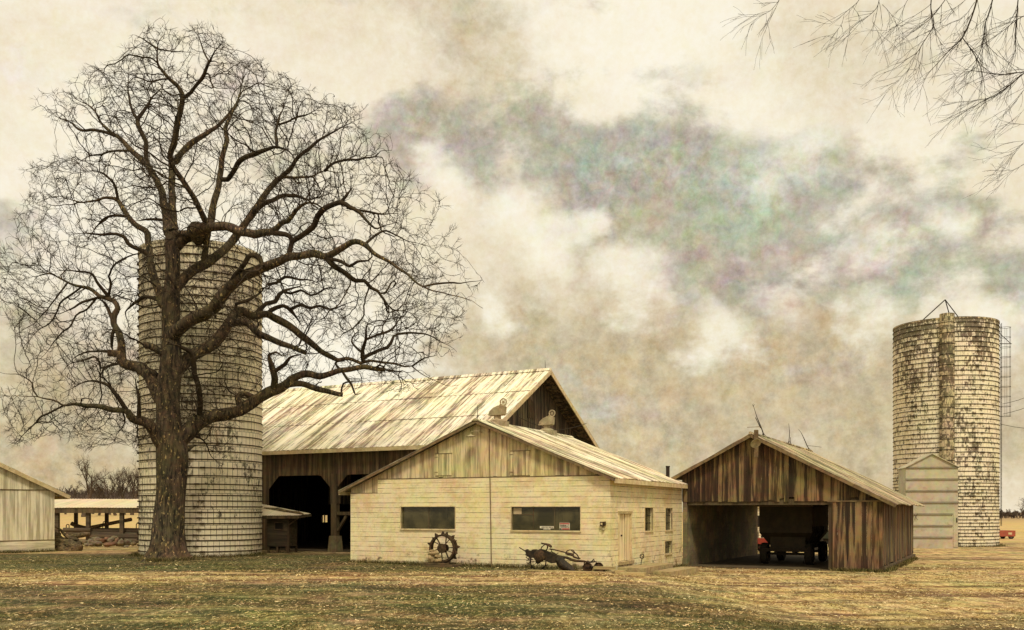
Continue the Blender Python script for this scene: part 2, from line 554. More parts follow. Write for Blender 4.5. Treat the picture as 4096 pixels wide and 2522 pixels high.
M = {}
M['bark'] = m_bark()
M['twig'] = m_plain('twig_bark', (0.020, 0.013, 0.007), (0.055, 0.037, 0.017), 3.0, 0.9, tint=0.25)
M['block'] = m_block('painted_block', (0.83, 0.725, 0.455), (0.68, 0.555, 0.29), (0.085, 0.063, 0.035), (0.11, 0.085, 0.05))
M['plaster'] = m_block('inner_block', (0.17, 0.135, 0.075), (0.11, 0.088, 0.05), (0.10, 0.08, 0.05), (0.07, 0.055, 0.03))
M['creamboard'] = m_wood('cream_boards', (0.70, 0.565, 0.305), (0.59, 0.47, 0.245), (0.14, 0.10, 0.05), 0.75, tint=0.45)
M['whiteboard'] = m_wood('whitewashed_boards', (0.86, 0.775, 0.55), (0.74, 0.65, 0.44), (0.30, 0.24, 0.14), 0.6, tint=0.3)
M['whitelap'] = m_wood('whitewashed_planks', (0.84, 0.755, 0.53), (0.72, 0.63, 0.42), (0.28, 0.22, 0.13), 0.6, horiz='x', tint=0.3)
M['barnboard'] = m_wood('brown_boards', (0.125, 0.082, 0.038), (0.085, 0.056, 0.027), (0.035, 0.024, 0.013), 0.8, tint=0.4, pale=(0.21, 0.15, 0.075), palefac=0.45)
M['gableboard'] = m_wood('dark_gable_boards', (0.125, 0.092, 0.054), (0.075, 0.057, 0.035), (0.026, 0.020, 0.013), 0.9, tint=0.3, pale=(0.27, 0.21, 0.12), palefac=0.4)
M['shedboard'] = m_wood('weathered_shed_boards', (0.130, 0.074, 0.032), (0.066, 0.039, 0.018), (0.014, 0.009, 0.005), 1.3, tint=0.45, pale=(0.42, 0.285, 0.125), palefac=0.40)
M['timber'] = m_wood('timber', (0.15, 0.10, 0.05), (0.10, 0.07, 0.035), (0.04, 0.028, 0.015), 0.7, tint=0.3)
M['beamx'] = m_wood('old_beam', (0.12, 0.09, 0.05), (0.075, 0.056, 0.032), (0.03, 0.022, 0.013), 0.8, horiz='x', tint=0.3)
M['palebeam'] = m_wood('pale_plank', (0.52, 0.39, 0.18), (0.40, 0.30, 0.14), (0.16, 0.11, 0.05), 0.7, horiz='x', tint=0.3)
M['trim'] = m_plain('pale_trim', (0.66, 0.53, 0.29), (0.48, 0.37, 0.19), 3.0, 0.8, tint=0.3, dark=(0.20, 0.14, 0.07))
M['browntrim'] = m_plain('brown_trim', (0.22, 0.15, 0.07), (0.12, 0.08, 0.04), 3.0, 0.85, tint=0.3, dark=(0.05, 0.035, 0.02))
M['stave_a'] = m_stave('silo_staves', 2.96, (0.92, 0.825, 0.60), (0.76, 0.66, 0.44), (0.050, 0.040, 0.024), 0.592)
M['stave_b'] = m_stave('tall_silo_staves', 3.64, (0.92, 0.83, 0.61), (0.76, 0.66, 0.44), (0.085, 0.064, 0.034), 0.556, 0.27, 0.72, dark_top=16.5, joint=(0.05, 0.55))
M['stave_dark'] = m_stave('chute_concrete', 0.5, (0.66, 0.55, 0.35), (0.42, 0.33, 0.19), (0.070, 0.054, 0.030), 0.505, 0.30, 0.6, flat=True)
M['iron'] = m_plain('black_iron', (0.014, 0.010, 0.006), (0.040, 0.027, 0.013), 8.0, 0.7, 0.0, 0.2)
M['rust'] = m_plain('rusty_iron', (0.022, 0.013, 0.007), (0.080, 0.045, 0.018), 9.0, 0.85, 0.0, 0.3, 0.5, dark=(0.015, 0.010, 0.006))
M['roof_barn'] = m_roof('barn_roof_metal', (0.89, 0.815, 0.62), (0.71, 0.615, 0.41), (0.10, 0.072, 0.038), 'x', 0.470)
M['roof_shop'] = m_roof('shop_roof_metal', (0.82, 0.73, 0.51), (0.58, 0.48, 0.29), (0.08, 0.058, 0.03), 'y', 0.460)
M['roof_shed'] = m_roof('shed_roof_metal', (0.58, 0.475, 0.28), (0.36, 0.285, 0.16), (0.045, 0.033, 0.018), 'y', 0.450)
M['roof_pole'] = m_roof('pole_shed_roof_metal', (0.62, 0.52, 0.36), (0.54, 0.445, 0.30), (0.33, 0.25, 0.15), 'x', 0.58)
M['tin'] = m_plain('grey_tin', (0.47, 0.42, 0.29), (0.39, 0.345, 0.235), 0.9, 0.6, 0.0, 0.5, 0.1, dark=(0.30, 0.24, 0.14))
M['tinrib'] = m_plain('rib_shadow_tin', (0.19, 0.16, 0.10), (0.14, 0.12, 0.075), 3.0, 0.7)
M['ventmetal'] = m_plain('weathered_zinc', (0.40, 0.325, 0.19), (0.26, 0.21, 0.12), 5.0, 0.65, 0.0, 0.3, 0.2, dark=(0.16, 0.12, 0.06))
M['concrete'] = m_plain('old_concrete', (0.42, 0.32, 0.16), (0.27, 0.20, 0.10), 6.0, 0.9, 0.0, 0.3, 0.6, dark=(0.10, 0.075, 0.04))
M['darkconcrete'] = m_plain('pier_concrete', (0.20, 0.155, 0.08), (0.13, 0.10, 0.055), 5.0, 0.9, 0.0, 0.4, 0.5)
M['stone'] = m_plain('field_stone', (0.20, 0.16, 0.10), (0.11, 0.085, 0.055), 4.0, 0.9, 0.0, 0.5, 0.6)
M['redstone'] = m_plain('reddish_stone', (0.24, 0.13, 0.075), (0.15, 0.085, 0.05), 4.0, 0.9, 0.0, 0.4, 0.6)
M['drift'] = m_plain('bare_wood', (0.23, 0.165, 0.085), (0.05, 0.036, 0.02), 2.0, 0.9, 0.0, 0.3, 1.0, dark=(0.03, 0.022, 0.013), streak=(2, 6, 6))
M['doorpaint'] = m_wood('door_paint', (0.80, 0.66, 0.40), (0.74, 0.60, 0.35), (0.34, 0.24, 0.11), 0.4, tint=0.35)
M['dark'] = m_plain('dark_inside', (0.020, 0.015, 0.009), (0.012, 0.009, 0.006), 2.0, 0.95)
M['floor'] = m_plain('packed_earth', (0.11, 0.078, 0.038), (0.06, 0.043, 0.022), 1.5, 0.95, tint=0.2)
M['tyre'] = m_plain('tyre_rubber', (0.018, 0.015, 0.010), (0.03, 0.024, 0.016), 8.0, 0.85)
M['wagon'] = m_plain('wagon_steel', (0.055, 0.040, 0.022), (0.030, 0.023, 0.014), 2.0, 0.7, 0.0, 0.3)
M['wagonrust'] = m_plain('wagon_side_panel', (0.13, 0.085, 0.050), (0.10, 0.066, 0.040), 2.0, 0.7, 0.0, 0.3)
M['red'] = m_plain('red_paint', (0.34, 0.050, 0.026), (0.25, 0.04, 0.022), 4.0, 0.5, 0.0, 0.2, dark=(0.10, 0.03, 0.015))
M['dullred'] = m_plain('faded_red_paint', (0.36, 0.085, 0.045), (0.27, 0.075, 0.04), 3.0, 0.7, 0.0, 0.2, dark=(0.12, 0.05, 0.03))
M['green'] = m_plain('dark_green_paint', (0.025, 0.03, 0.016), (0.04, 0.04, 0.02), 3.0, 0.5)
M['paper'] = m_plain('old_paper', (0.46, 0.35, 0.21), (0.38, 0.28, 0.17), 3.0, 0.9)
M['white'] = m_plain('sign_white', (0.78, 0.70, 0.52), (0.70, 0.62, 0.45), 3.0, 0.7)
M['signred'] = m_plain('sign_red', (0.42, 0.035, 0.03), (0.34, 0.03, 0.025), 3.0, 0.7)
M['ink'] = m_plain('sign_ink', (0.015, 0.013, 0.012), (0.02, 0.018, 0.015), 3.0, 0.7)
M['glass'] = material('window_glass', lambda n: dict(col=n.mix(n.rng(n.noise(n.coord(), 1.3, 5, 0.6), 0.4, 0.65), (0.045, 0.040, 0.017), (0.125, 0.105, 0.045)), rough=0.12, spec=0.5, clear=0.35))
M['brightglass'] = material('far_window_glass', lambda n: dict(col=(0.6, 0.55, 0.5), rough=0.3, spec=0.5, clear=0.85))
M['tree_far'] = m_plain('far_tree_bark', (0.060, 0.042, 0.027), (0.10, 0.07, 0.045), 0.2, 0.95, tint=0.3)
M['wood_far'] = m_plain('far_wood_bark', (0.065, 0.045, 0.034), (0.11, 0.078, 0.056), 0.1, 0.95, tint=0.3)
M['ground'] = m_ground()
M['grass'] = m_blade('grass_blades', [(0.0, (0.026, 0.027, 0.008)), (0.5, (0.075, 0.067, 0.021)), (0.8, (0.17, 0.135, 0.048)), (1.0, (0.42, 0.32, 0.135))])
M['straw'] = m_blade('straw_bits', [(0.0, (0.10, 0.058, 0.024)), (0.4, (0.30, 0.20, 0.08)), (0.75, (0.58, 0.43, 0.19)), (1.0, (0.86, 0.70, 0.40))])


# ================================================================ camera, sky, sun
cam = bpy.data.objects.new('camera', bpy.data.cameras.new('camera'))
COL.objects.link(cam)
cam.location = (0, 0, EYE); cam.rotation_euler = (R(90), 0, 0)
cam.data.sensor_width = 36; cam.data.lens = 36 * F / 4096
cam.data.shift_y = (HY - 1261) / 4096
cam.data.clip_end = 5000
sc.camera = cam
sc.view_settings.view_transform = 'Standard'; sc.view_settings.look = 'None'
sc.view_settings.gamma = 1; sc.view_settings.exposure = 0.13

SUN = Vector((0.10, -0.58, 0.80)).normalized()
sun = bpy.data.objects.new('sun', bpy.data.lights.new('sun', 'SUN'))
COL.objects.link(sun)
sun.data.energy = 2.5; sun.data.angle = R(12); sun.data.color = (1.0, 0.915, 0.75)
sun.rotation_euler = SUN.to_track_quat('Z', 'Y').to_euler()


def sky_world():
    w = bpy.data.worlds.new('World'); sc.world = w; w.use_nodes = True
    t = w.node_tree; t.nodes.clear(); n = NT(t)
    d = n.vmath('NORMALIZE', n.coord('Generated'))
    o = n.sep(d)
    # clouds flatten towards the horizon
    q = n.comb(o[0], o[1], n.math('MULTIPLY', o[2], 1.7))
    warp = n.noise(q, 5.0, 6, 0.6, out='Color')
    dw = n.vmath('ADD', d, n.vmath('MULTIPLY', n.vmath('SUBTRACT', warp, (0.5, 0.5, 0.5)), (0.17, 0.17, 0.12)))
    big = n.noise(q, 3.2, 7, 0.58, 0.3)

    def banks(lst):
        """cloud masses: direction (as photo pixel of their centre), width, weight"""
        tot = None
        for x, y, r, wgt in lst:
            c = Vector(((x - 1228) / 2292, 1, (1226 - y) / 2292)).normalized()
            dist = n.vmath('DISTANCE', dw, tuple(c), out=1)
            k = n.rng(dist, 1.22 * r / 2292, 0.0, 0.0, wgt)
            tot = k if tot is None else n.math('MAXIMUM', tot, k)
        return tot
    dark = banks([(1020, 340, 190, .7), (1180, 390, 170, .8), (1330, 350, 190, .8), (1480, 430, 230, 1), (1640, 420, 240, 1), (1800, 470, 240, 1),
                  (1960, 430, 200, .75), (1720, 590, 220, .9), (1900, 600, 210, .9), (2110, 620, 210, .75), (2290, 590, 180, .8), (2420, 640, 170, .8),
                  (1540, 560, 150, .55), (1800, 700, 170, .85), (2150, 420, 160, .5), (2330, 360, 120, .6), (650, 420, 130, .45), (20, 640, 170, .45), (420, 120, 190, .28), (120, 130, 120, .22)])
    tan = banks([(1250, 900, 330, .75), (1480, 900, 300, .85), (1560, 1020, 330, .9), (1800, 930, 300, .8), (2020, 880, 260, .8), (2050, 1080, 260, .7),
                 (150, 1080, 330, .8), (60, 930, 240, .55), (420, 1120, 240, .7), (2420, 1000, 260, .55), (1250, 1120, 300, .8), (1150, 90, 260, .4), (2000, 80, 280, .35)])
    bright = banks([(1700, 830, 130, .6), (2090, 790, 120, .65), (1080, 440, 120, .8), (1230, 480, 150, .8), (1330, 600, 150, .7), (2340, 800, 130, .7), (1530, 690, 120, .6), (200, 260, 320, .5), (1900, 220, 300, .45), (2270, 560, 90, .7), (2080, 620, 100, .6), (1180, 740, 90, .6), (1850, 760, 90, .5), (1420, 560, 90, .6)])
    puff = n.noise(q, 9.0, 8, 0.62, 0.2)
    grain = n.noise(d, 170.0, 3, 0.7)
    c = n.mix(n.rng(big, 0.34, 0.62), (0.95, 0.875, 0.70), (0.83, 0.72, 0.52))
    tf = n.math('ADD', tan, n.math('MULTIPLY', n.math('SUBTRACT', puff, 0.5), 0.9), clamp=True)
    c = n.mix(n.math('MULTIPLY', n.rng(tf, 0.05, 0.62), 0.95), c, (0.54, 0.43, 0.25))
    och = n.noise(d, 36.0, 6, 0.72)
    c = n.mix(n.math('MULTIPLY', n.math('MULTIPLY', tf, n.rng(och, 0.46, 0.64)), 0.45), c, (0.66, 0.46, 0.20))
    c = n.mix(n.math('MULTIPLY', n.math('MULTIPLY', tf, n.rng(och, 0.52, 0.38)), 0.40), c, (0.36, 0.32, 0.225))
    ros = n.noise(n.scale(d, 1, 1, 1, (3, 5, 1)), 21.0, 5, 0.7)
    c = n.mix(n.math('MULTIPLY', n.math('MULTIPLY', tf, n.rng(ros, 0.55, 0.70)), 0.40), c, (0.62, 0.36, 0.25))
    df = n.math('ADD', dark, n.math('MULTIPLY', n.math('SUBTRACT', puff, 0.5), 2.0), clamp=True)
    c = n.mix(n.math('MULTIPLY', n.rng(df, 0.12, 0.62), 0.88), c, (0.405, 0.365, 0.265))
    bf = n.math('ADD', bright, n.math('MULTIPLY', n.math('SUBTRACT', puff, 0.5), 1.5), clamp=True)
    c = n.mix(n.math('MULTIPLY', n.rng(bf, 0.12, 0.66), 0.80), c, (0.96, 0.88, 0.69))
    # broken colour in the clouds: drifts of teal, rose and ochre
    hue = n.noise(d, 10.0, 5, 0.62, 0.5, out='Color')
    hue = n.mix(1.0, hue, n.noise(d, 31.0, 4, 0.6, out='Color'), 'OVERLAY')
    c = n.mix(n.math('ADD', n.math('MULTIPLY', df, 0.40), 0.09), c, hue, 'SOFT_LIGHT')
    mott = n.noise(d, 52.0, 6, 0.75)
    c = n.mix(n.math('ADD', n.math('MULTIPLY', n.math('MAXIMUM', tf, df, clamp=True), 0.5), 0.26), c, n.ramp(mott, [(0.3, 0.15), (0.7, 0.85)]), 'SOFT_LIGHT')
    spot = n.noise(d, 75.0, 3, 0.6, 0.6, out='Color')
    c = n.mix(n.math('ADD', n.math('MULTIPLY', df, 0.38), 0.12), c, spot, 'SOFT_LIGHT')
    c = n.mix(0.35, c, n.ramp(grain, [(0.25, 0.2), (0.75, 0.8)]), 'SOFT_LIGHT')
    sky = n.node('ShaderNodeTexSky', sky_type='NISHITA')
    sky.sun_disc = False
    sky.sun_elevation = math.asin(SUN.z); sky.sun_rotation = math.atan2(SUN.x, SUN.y)
    cl = n.vmath('MULTIPLY', c, (10.0, 10.0, 10.0))
    mixed = n.mix(0.93, sky.outputs[0], cl)
    bg = n.node('ShaderNodeBackground'); bg.inputs['Strength'].default_value = 0.1
    n.l.new(mixed, bg.inputs[0])
    out = n.node('ShaderNodeOutputWorld'); n.l.new(bg.outputs[0], out.inputs[0])


sky_world()


# ================================================================ ground
def ground():
    xs = np.concatenate([np.linspace(-900, -60, 15)[:-1], np.linspace(-60, 60, 121), np.linspace(60, 900, 15)[1:]])
    ys = np.concatenate([np.linspace(-60, 8, 10)[:-1], np.linspace(8, 90, 110), np.linspace(90, 340, 26)[1:], np.linspace(340, 2400, 12)[1:]])
    V = []
    for y in ys:
        for x in xs:
            z = gz(x, y)
            if y < 80:
                z += 0.05 * mnoise.noise(Vector((x * 0.35, y * 0.6, 0.2))) * smooth((y - 4) / 10) * smooth((48 - y) / 6)
                z += 0.02 * mnoise.noise(Vector((x * 1.3, y * 1.8, 4.2)))
            V.append((x, y, z))
    nx = len(xs)
    Fc = [(j * nx + i, j * nx + i + 1, (j + 1) * nx + i + 1, (j + 1) * nx + i) for j in range(len(ys) - 1) for i in range(nx - 1)]
    o = mesh_np('ground', V, Fc, M['ground'], smooth=True)
    tag(o, 'straw coloured farmyard ground with dull grass and wheel tracks', 'ground', kind='structure')


ground()


class Frame:
    """a building's own axes: x along its front, y into its depth"""
    def __init__(s, O, ux, uy):
        s.O = Vector(O); s.ux = Vector((*ux, 0)).normalized(); s.uy = Vector((*uy, 0)).normalized()
        s.rz = math.atan2(s.ux.y, s.ux.x)

    def w(s, lx, ly, lz=0.0):
        return s.O + s.ux * lx + s.uy * ly + Vector((0, 0, lz))

    def front(s, px, py, ly=0.0):
        """local (x, z) seen at a photo pixel on the plane y = ly"""
        k = (px - CX) / F; b = s.O + s.uy * ly
        t = (k * b.y - b.x) / (s.ux.x - k * s.ux.y)
        Y = b.y + s.ux.y * t
        return t, EYE - (py - HY) / F * Y - s.O.z

    def side(s, px, py, lx=0.0):
        """local (y, z) seen at a photo pixel on the plane x = lx"""
        k = (px - CX) / F; b = s.O + s.ux * lx
        t = (k * b.y - b.x) / (s.uy.x - k * s.uy.y)
        Y = b.y + s.uy.y * t
        return t, EYE - (py - HY) / F * Y - s.O.z


XZ = lambda u, v, d: (u, d, v)            # front-type wall: u = x, v = z, d = y
XZb = lambda u, v, d: (u, -d, v)
YZ = lambda u, v, d: (d, u, v)            # side-type wall: u = y, v = z, d = x

rng = random.Random(11)

# ================================================================ the block workshop
FW = Frame((-6.894, 40.8, 0), (.898, -.4397), (.4397, .898))
WL, WD = 11.75, 9.5


def workshop():
    rt = thing('block_workshop', 'long low building of cream painted blocks with boarded gable and two wide dark windows', 'workshop', FW.O, FW.rz)
    ridge, zr = 6.18, 5.80
    eL, eR = 3.06, 3.42
    top = lambda x: zr - 0.09 - ((ridge - x) * (zr - eL) / (ridge + .42) if x < ridge else (x - ridge) * (zr - eR) / (WL + .28 - ridge))
    w1 = (*FW.front(1604, 2115), *FW.front(1820, 2028)); w2 = (*FW.front(2046, 2121), *FW.front(2321, 2028))
    h1 = (w1[0], w1[2], w1[1], w1[3]); h2 = (w2[0], w2[2], w2[1], w2[3])
    zb = 3.55
    wl = MB()
    wl.wall(XZ, 0, 1.39, -0.6, 2.97, 0, 0.22, [])
    wl.wall(XZ, 1.394, WL, -0.6, zb, 0, 0.22, [h1, h2])
    # side with the door
    door = (*FW.side(2474, 2249, WL), *FW.side(2524, 2055, WL))
    hd = (door[0], door[2], door[1], door[3])
    sw = []
    for (xa, ya, xb, yb) in ((2579, 2125, 2611, 2032), (2661, 2122, 2689, 2034), (2659, 2216, 2687, 2164)):
        a = FW.side(xa, ya, WL); b = FW.side(xb, yb, WL)
        sw.append((a[0], b[0], a[1], b[1]))
    wl.wall(YZ, 0.22, WD + .06, -0.6, 3.46, WL, WL - 0.22, [hd] + sw)
    wl.wall(YZ, 0.22, WD, -0.6, 3.0, 0, 0.22, [])
    wl.wall(XZ, 0.22, WL - .22, -0.6, 3.0, WD, WD - 0.2, [])
    wl.build('wall', M['block'], rt)
    # boarded gable, its boards reaching lower at the left end
    g = MB()
    g.boards(XZ, 0.0, 1.39, lambda x: 2.972, top, 0.03, 0.03, 0.19, rng, gap=0.008, dj=0.004)
    g.boards(XZ, 1.39, WL, lambda x: zb + .004, top, 0.03, 0.03, 0.19, rng, rag=.006, gap=0.008, dj=0.004)
    g.build('gable_boards', M['creamboard'], rt)
    g = MB(); g.boards(XZ, 0.0, WL, lambda x: 2.99, top, WD - .1, 0.03, 0.3, rng)
    g.build('gable_boards', M['creamboard'], rt)
    tr = MB()
    tr.box(1.40, WL - .02, -0.006, 0.026, zb - 0.035, zb + 0.0)
    tr.box(0.0, 1.39, -0.006, 0.026, 2.94, 2.97)
    tr.build('gable_ledge', M['browntrim'], rt)
    # floor and darkness inside
    fl = MB(); fl.box(.23, WL - .23, .23, WD - .23, -.3, .02); fl.build('floor', M['floor'], rt)
    # roof
    rf = MB()
    f0, b0 = -0.28, WD + 0.15
    rf.corrugated((-0.42, f0, eL), (-0.42, b0, eL), (ridge, f0, zr), (ridge, b0, zr), 0.16, 0.016, 0.018, 8, 0.035)
    rf.corrugated((WL + .28, f0, eR), (WL + .28, b0, eR), (ridge + .01, f0, zr + .002), (ridge + .01, b0, zr + .002), 0.16, 0.016, 0.018, 8, 0.035)
    roof = rf.build('roof', M['roof_shop'], rt)
    cap = MB()
    cap.hexa([(ridge - .16, f0 - .02, zr - .02), (ridge + .16, f0 - .02, zr - .02), (ridge + .16, b0 + .02, zr - .02), (ridge - .16, b0 + .02, zr - .02),
              (ridge - .03, f0 - .02, zr + .07), (ridge + .03, f0 - .02, zr + .07), (ridge + .03, b0 + .02, zr + .07), (ridge - .03, b0 + .02, zr + .07)])
    cap.build('ridge_cap', M['roof_shop'], roof)
    for y in (f0 + .03, b0 - .05):
        for sx, e_ in ((-.44, eL), (WL + .27, eR)):
            rk = MB(); rk.beam((sx, y, e_ - .07), (ridge, y, zr - .07), 0.035, 0.09); rk.build('verge_board', M['browntrim'], rt)  # brown colour stands for the thin shadow along the roof edge
    rk = MB(); rk.beam((WL + .27, f0 + .06, eR - .10), (WL + .27, b0 - .07, eR - .10), 0.04, 0.17); rk.build('fascia', M['trim'], rt)
    rk = MB(); rk.beam((-0.44, f0 + .06, eL - .10), (-0.44, b0 - .07, eL - .10), 0.04, 0.15); rk.build('fascia', M['trim'], rt)
    # windows of the front
    for i, h in enumerate((h1, h2)):
        x0, x1, z0, z1 = h
        fm = MB(); t = .035
        fm.box(x0 - t, x1 + t, -.02, .10, z1, z1 + t); fm.box(x0 - t, x1 + t, -.05, .10, z0 - .06, z0)
        fm.box(x0 - t, x0, -.015, .10, z0, z1); fm.box(x1, x1 + t, -.015, .10, z0, z1)
        frame = fm.build('window', M['trim'], rt)
        gl = MB(); gl.box(x0, x1, .105, .112, z0, z1); gl.build('pane', M['glass'], frame)
        for k in ((.31, .62) if i else (.5,)):
            xm = x0 + (x1 - x0) * k; mu = MB()
            mu.box(xm - .012, xm + .012, .095, .104, z0, z1); mu.build('glazing_bar', M['timber'], frame)
        if i:
            mu = MB(); mu.box(x0, x0 + (x1 - x0) * .31 - .02, .095, .104, z0 + (z1 - z0) * .66, z0 + (z1 - z0) * .66 + .025); mu.build('glazing_bar', M['timber'], frame)
        # things faintly seen inside: a bench edge, a post
    for bx, nm in (((1.0, WL - 1, 1.6, 2.3, .9, .97), 'workbench'), ((w2[0] + 1.55, w2[0] + 1.75, 1.0, 1.15, .02, 3.3), 'inner_post'), ((w1[0] + .6, w1[0] + .7, 1.2, 1.3, .02, 3.2), 'inner_post')):
        ins = MB(); ins.box(*bx); ins.build(nm, M['timber'], rt)
    # narrow windows of the side
    for h in sw:
        y0, y1, z0, z1 = h; t = .04
        fm = MB()
        fm.box(WL - .06, WL + .02, y0 - t, y1 + t, z1, z1 + t); fm.box(WL - .06, WL + .05, y0 - t, y1 + t, z0 - .06, z0)
        fm.box(WL - .06, WL + .02, y0 - t, y0, z0, z1); fm.box(WL - .06, WL + .02, y1, y1 + t, z0, z1)
        frame = fm.build('window', M['trim'], rt)
        gl = MB(); gl.box(WL - .112, WL - .106, y0, y1, z0, z1); gl.build('pane', M['glass'], frame)
        k = 3 if z1 - z0 > .8 else 2
        for q in range(1, k):
            mu = MB(); mu.box(WL - .104, WL - .09, y0, y1, z0 + (z1 - z0) * q / k - .012, z0 + (z1 - z0) * q / k + .012); mu.build('glazing_bar', M['iron'], frame)
    # door: old leaf of upright boards in a pale frame under a small drip board
    y0, y1, z0, z1 = hd
    fm = MB()
    fm.box(WL - .05, WL + .03, y0 - .03, y0 + .03, z0, z1); fm.box(WL - .05, WL + .03, y1 - .04, y1 + .05, z0, z1)
    fm.box(WL - .05, WL + .04, y0 - .06, y1 + .08, z1 + .004, z1 + .07)
    fm.box(WL - .05, WL + .06, y0 - .08, y1 + .10, z1 + .074, z1 + .10)
    fm.build('door_frame', M['trim'], rt)
    dm = MB()
    for a, b, dx in ((.03, .30, .06), (.315, .58, .07), (.60, .965, .03)):
        dm.box(WL - dx - .04, WL - dx, y0 + (y1 - y0) * a, y0 + (y1 - y0) * b, z0 + .02, z1 - .01)
    dr = dm.build('door', M['doorpaint'], rt)
    kn = MB(); kn.lathe([(.025, 0), (.04, .03), (.03, .07), (0.0001, .08)], 10, (WL - .07, y0 + (y1 - y0) * .30, z0 + 1.0), 'x'); kn.build('handle', M['iron'], dr)
    sl = MB(); sl.box(WL - .2, WL + .10, y0 - .05, y1 + .12, z0 - .12, z0 - .004); sl.build('door_sill', M['concrete'], rt)
    # loft doors in the gable
    for (xa, ya, xb, yb) in ((2041, 1903, 2119, 1804), (1741, 1903, 1806, 1815)):
        a = FW.front(xa, ya); b = FW.front(xb, yb)
        z0 = max(a[1], zb + .03)
        d = MB(); n = 5
        for k in range(n):
            u = a[0] + (b[0] - a[0]) * k / n; w_ = (b[0] - a[0]) / n
            d.box(u + .004, u + w_ - .004, -.004, .02, z0, b[1])
        lo = d.build('loft_door', M['creamboard'], rt)
        q = MB(); q.box(a[0] - .02, b[0] + .02, -.02, .02, b[1] + .004, b[1] + .022)
        q.build('drip_board', M['browntrim'], lo)
        for zz in (z0 + .12, b[1] - .14):
            q = MB(); q.box(a[0] - .04, a[0] + .12, -.014, -.005, zz, zz + .025); q.build('hinge', M['browntrim'], lo)
    # wire conduit down the front
    c0 = FW.front(1958, 1712); c1 = FW.front(1962, 1960); c2 = FW.front(1967, 2278)
    c = MB(); c.tube([(c0[0], -.02, c0[1]), (c1[0], -.03, c1[1]), (c1[0] + .03, -.03, (c1[1] + c2[1]) / 2), (c2[0], -.03, -.1)], .018, 6); c.build('conduit', M['browntrim'], rt)
    # gooseneck lamp near the peak
    a = FW.front(1926, 1730); s_ = FW.front(1902, 1744)
    L = MB(); L.tube([(a[0], 0.02, a[1]), (a[0] - .02, -.18, a[1] + .03), (s_[0] + .12, -.36, a[1] + .03), (s_[0], -.40, a[1] - .02), (s_[0], -.40, s_[1] - .02)], .014, 6)
    lp = L.build('barn_light', M['ventmetal'], rt)
    L = MB(); L.lathe([(.04, .06), (.06, .04), (.20, -.02), (.21, -.035), (.19, -.03), (.05, .03)], 18, (s_[0], -.40, s_[1] - .03)); L.build('lamp_shade', M['ventmetal'], lp, smooth=True)
    # electric meter
    a = FW.front(2404, 2106); b = FW.front(2424, 2088); e = FW.front(2416, 2122)
    q = MB(); q.box(a[0], a[0] + .13, -.12, -.002, a[1], b[1]); q.box(a[0] + .145, b[0], -.09, -.002, a[1] + .03, b[1] + .01)
    mt = q.build('meter_box', M['rust'], rt)
    q = MB(); q.box(a[0] + .03, a[0] + .10, -.13, -.121, a[1] + .05, b[1] - .04); q.build('meter_face', M['trim'], mt)
    q = MB(); q.lathe([(.05, -.01), (.055, -.05), (.04, -.09), (.0001, -.10)], 12, (e[0] - .01, 0, e[1] + .03), 'y'); q.tube([(e[0] - .01, -.04, e[1] + .07), (a[0] + .07, -.04, a[1] + .01)], .015, 6); q.build('outlet', M['ventmetal'], mt)
    # ventilators on the ridge with tail discs
    for s_ in (1.69, 6.7):
        q = MB()
        q.hexa([(ridge - .36, s_ - .36, zr - .2), (ridge + .36, s_ - .36, zr - .2), (ridge + .36, s_ + .36, zr - .2), (ridge - .36, s_ + .36, zr - .2),
                (ridge - .36, s_ - .36, zr + .12), (ridge + .36, s_ - .36, zr + .12), (ridge + .36, s_ + .36, zr + .12), (ridge - .36, s_ + .36, zr + .12)])
        q.lathe([(.38, .12), (.22, .20), (.15, .22), (.15, .38)], 16, (ridge, s_, zr))
        vt = q.build('ventilator', M['ventmetal'], rt)
        q = MB(); hd_ = []
        # the turning cowl: a hood open at one end
        q.prism([(-.34, .36), (.24, .36), (.30, .40), (.33, .72), (.24, .76), (.08, .74), (-.12, .66), (-.28, .52)], lambda u, v, d: (ridge + u, s_ + d, zr + v), -.20, .20)
        cw = q.build('cowl', M['ventmetal'], vt)
        q = MB(); q.lathe([(.115, -.014), (.165, -.014), (.165, .014), (.115, .014), (.115, -.014)], 22, (ridge + .27, s_, zr + .90), 'y'); q.lathe([(.0001, -.012), (.06, -.012), (.06, .012), (.0001, .012)], 14, (ridge + .27, s_, zr + .90), 'y')
        for a_ in (0, 1.05, 2.1): q.beam((ridge + .27 - .14 * math.cos(a_), s_, zr + .90 - .14 * math.sin(a_)), (ridge + .27 + .14 * math.cos(a_), s_, zr + .90 + .14 * math.sin(a_)), .03, .012)
        q.tube([(ridge + .05, s_, zr + .70), (ridge + .16, s_, zr + .84)], .03, 6)
        q.build('vane', M['ventmetal'], vt)
    for (x, s_, h) in ((ridge, -.05, .62), (ridge, 9.2, .55)):
        q = MB(); q.tube([(x, s_, zr + .04), (x, s_, zr + h)], [.014, .008], 6)
        for a_ in range(3): q.tube([(x + .14 * math.cos(a_ * 2.1), s_ + .14 * math.sin(a_ * 2.1), zr + .02), (x, s_, zr + .2)], .008, 5)
        q.build('lightning_rod', M['iron'], rt)
    q = MB(); q.lathe([(.085, -.25), (.085, .42), (.10, .42), (.10, .48), (.0001, .48)], 14, (11.2, 9.15, 3.80)); q.build('stove_pipe', M['iron'], rt)
    return h1, h2, hd


WIN1, WIN2, DOOR = workshop()


# ================================================================ the big barn
FB = Frame((-9.52, 51.2, 0), (.8768, -.481), (.481, .8768))


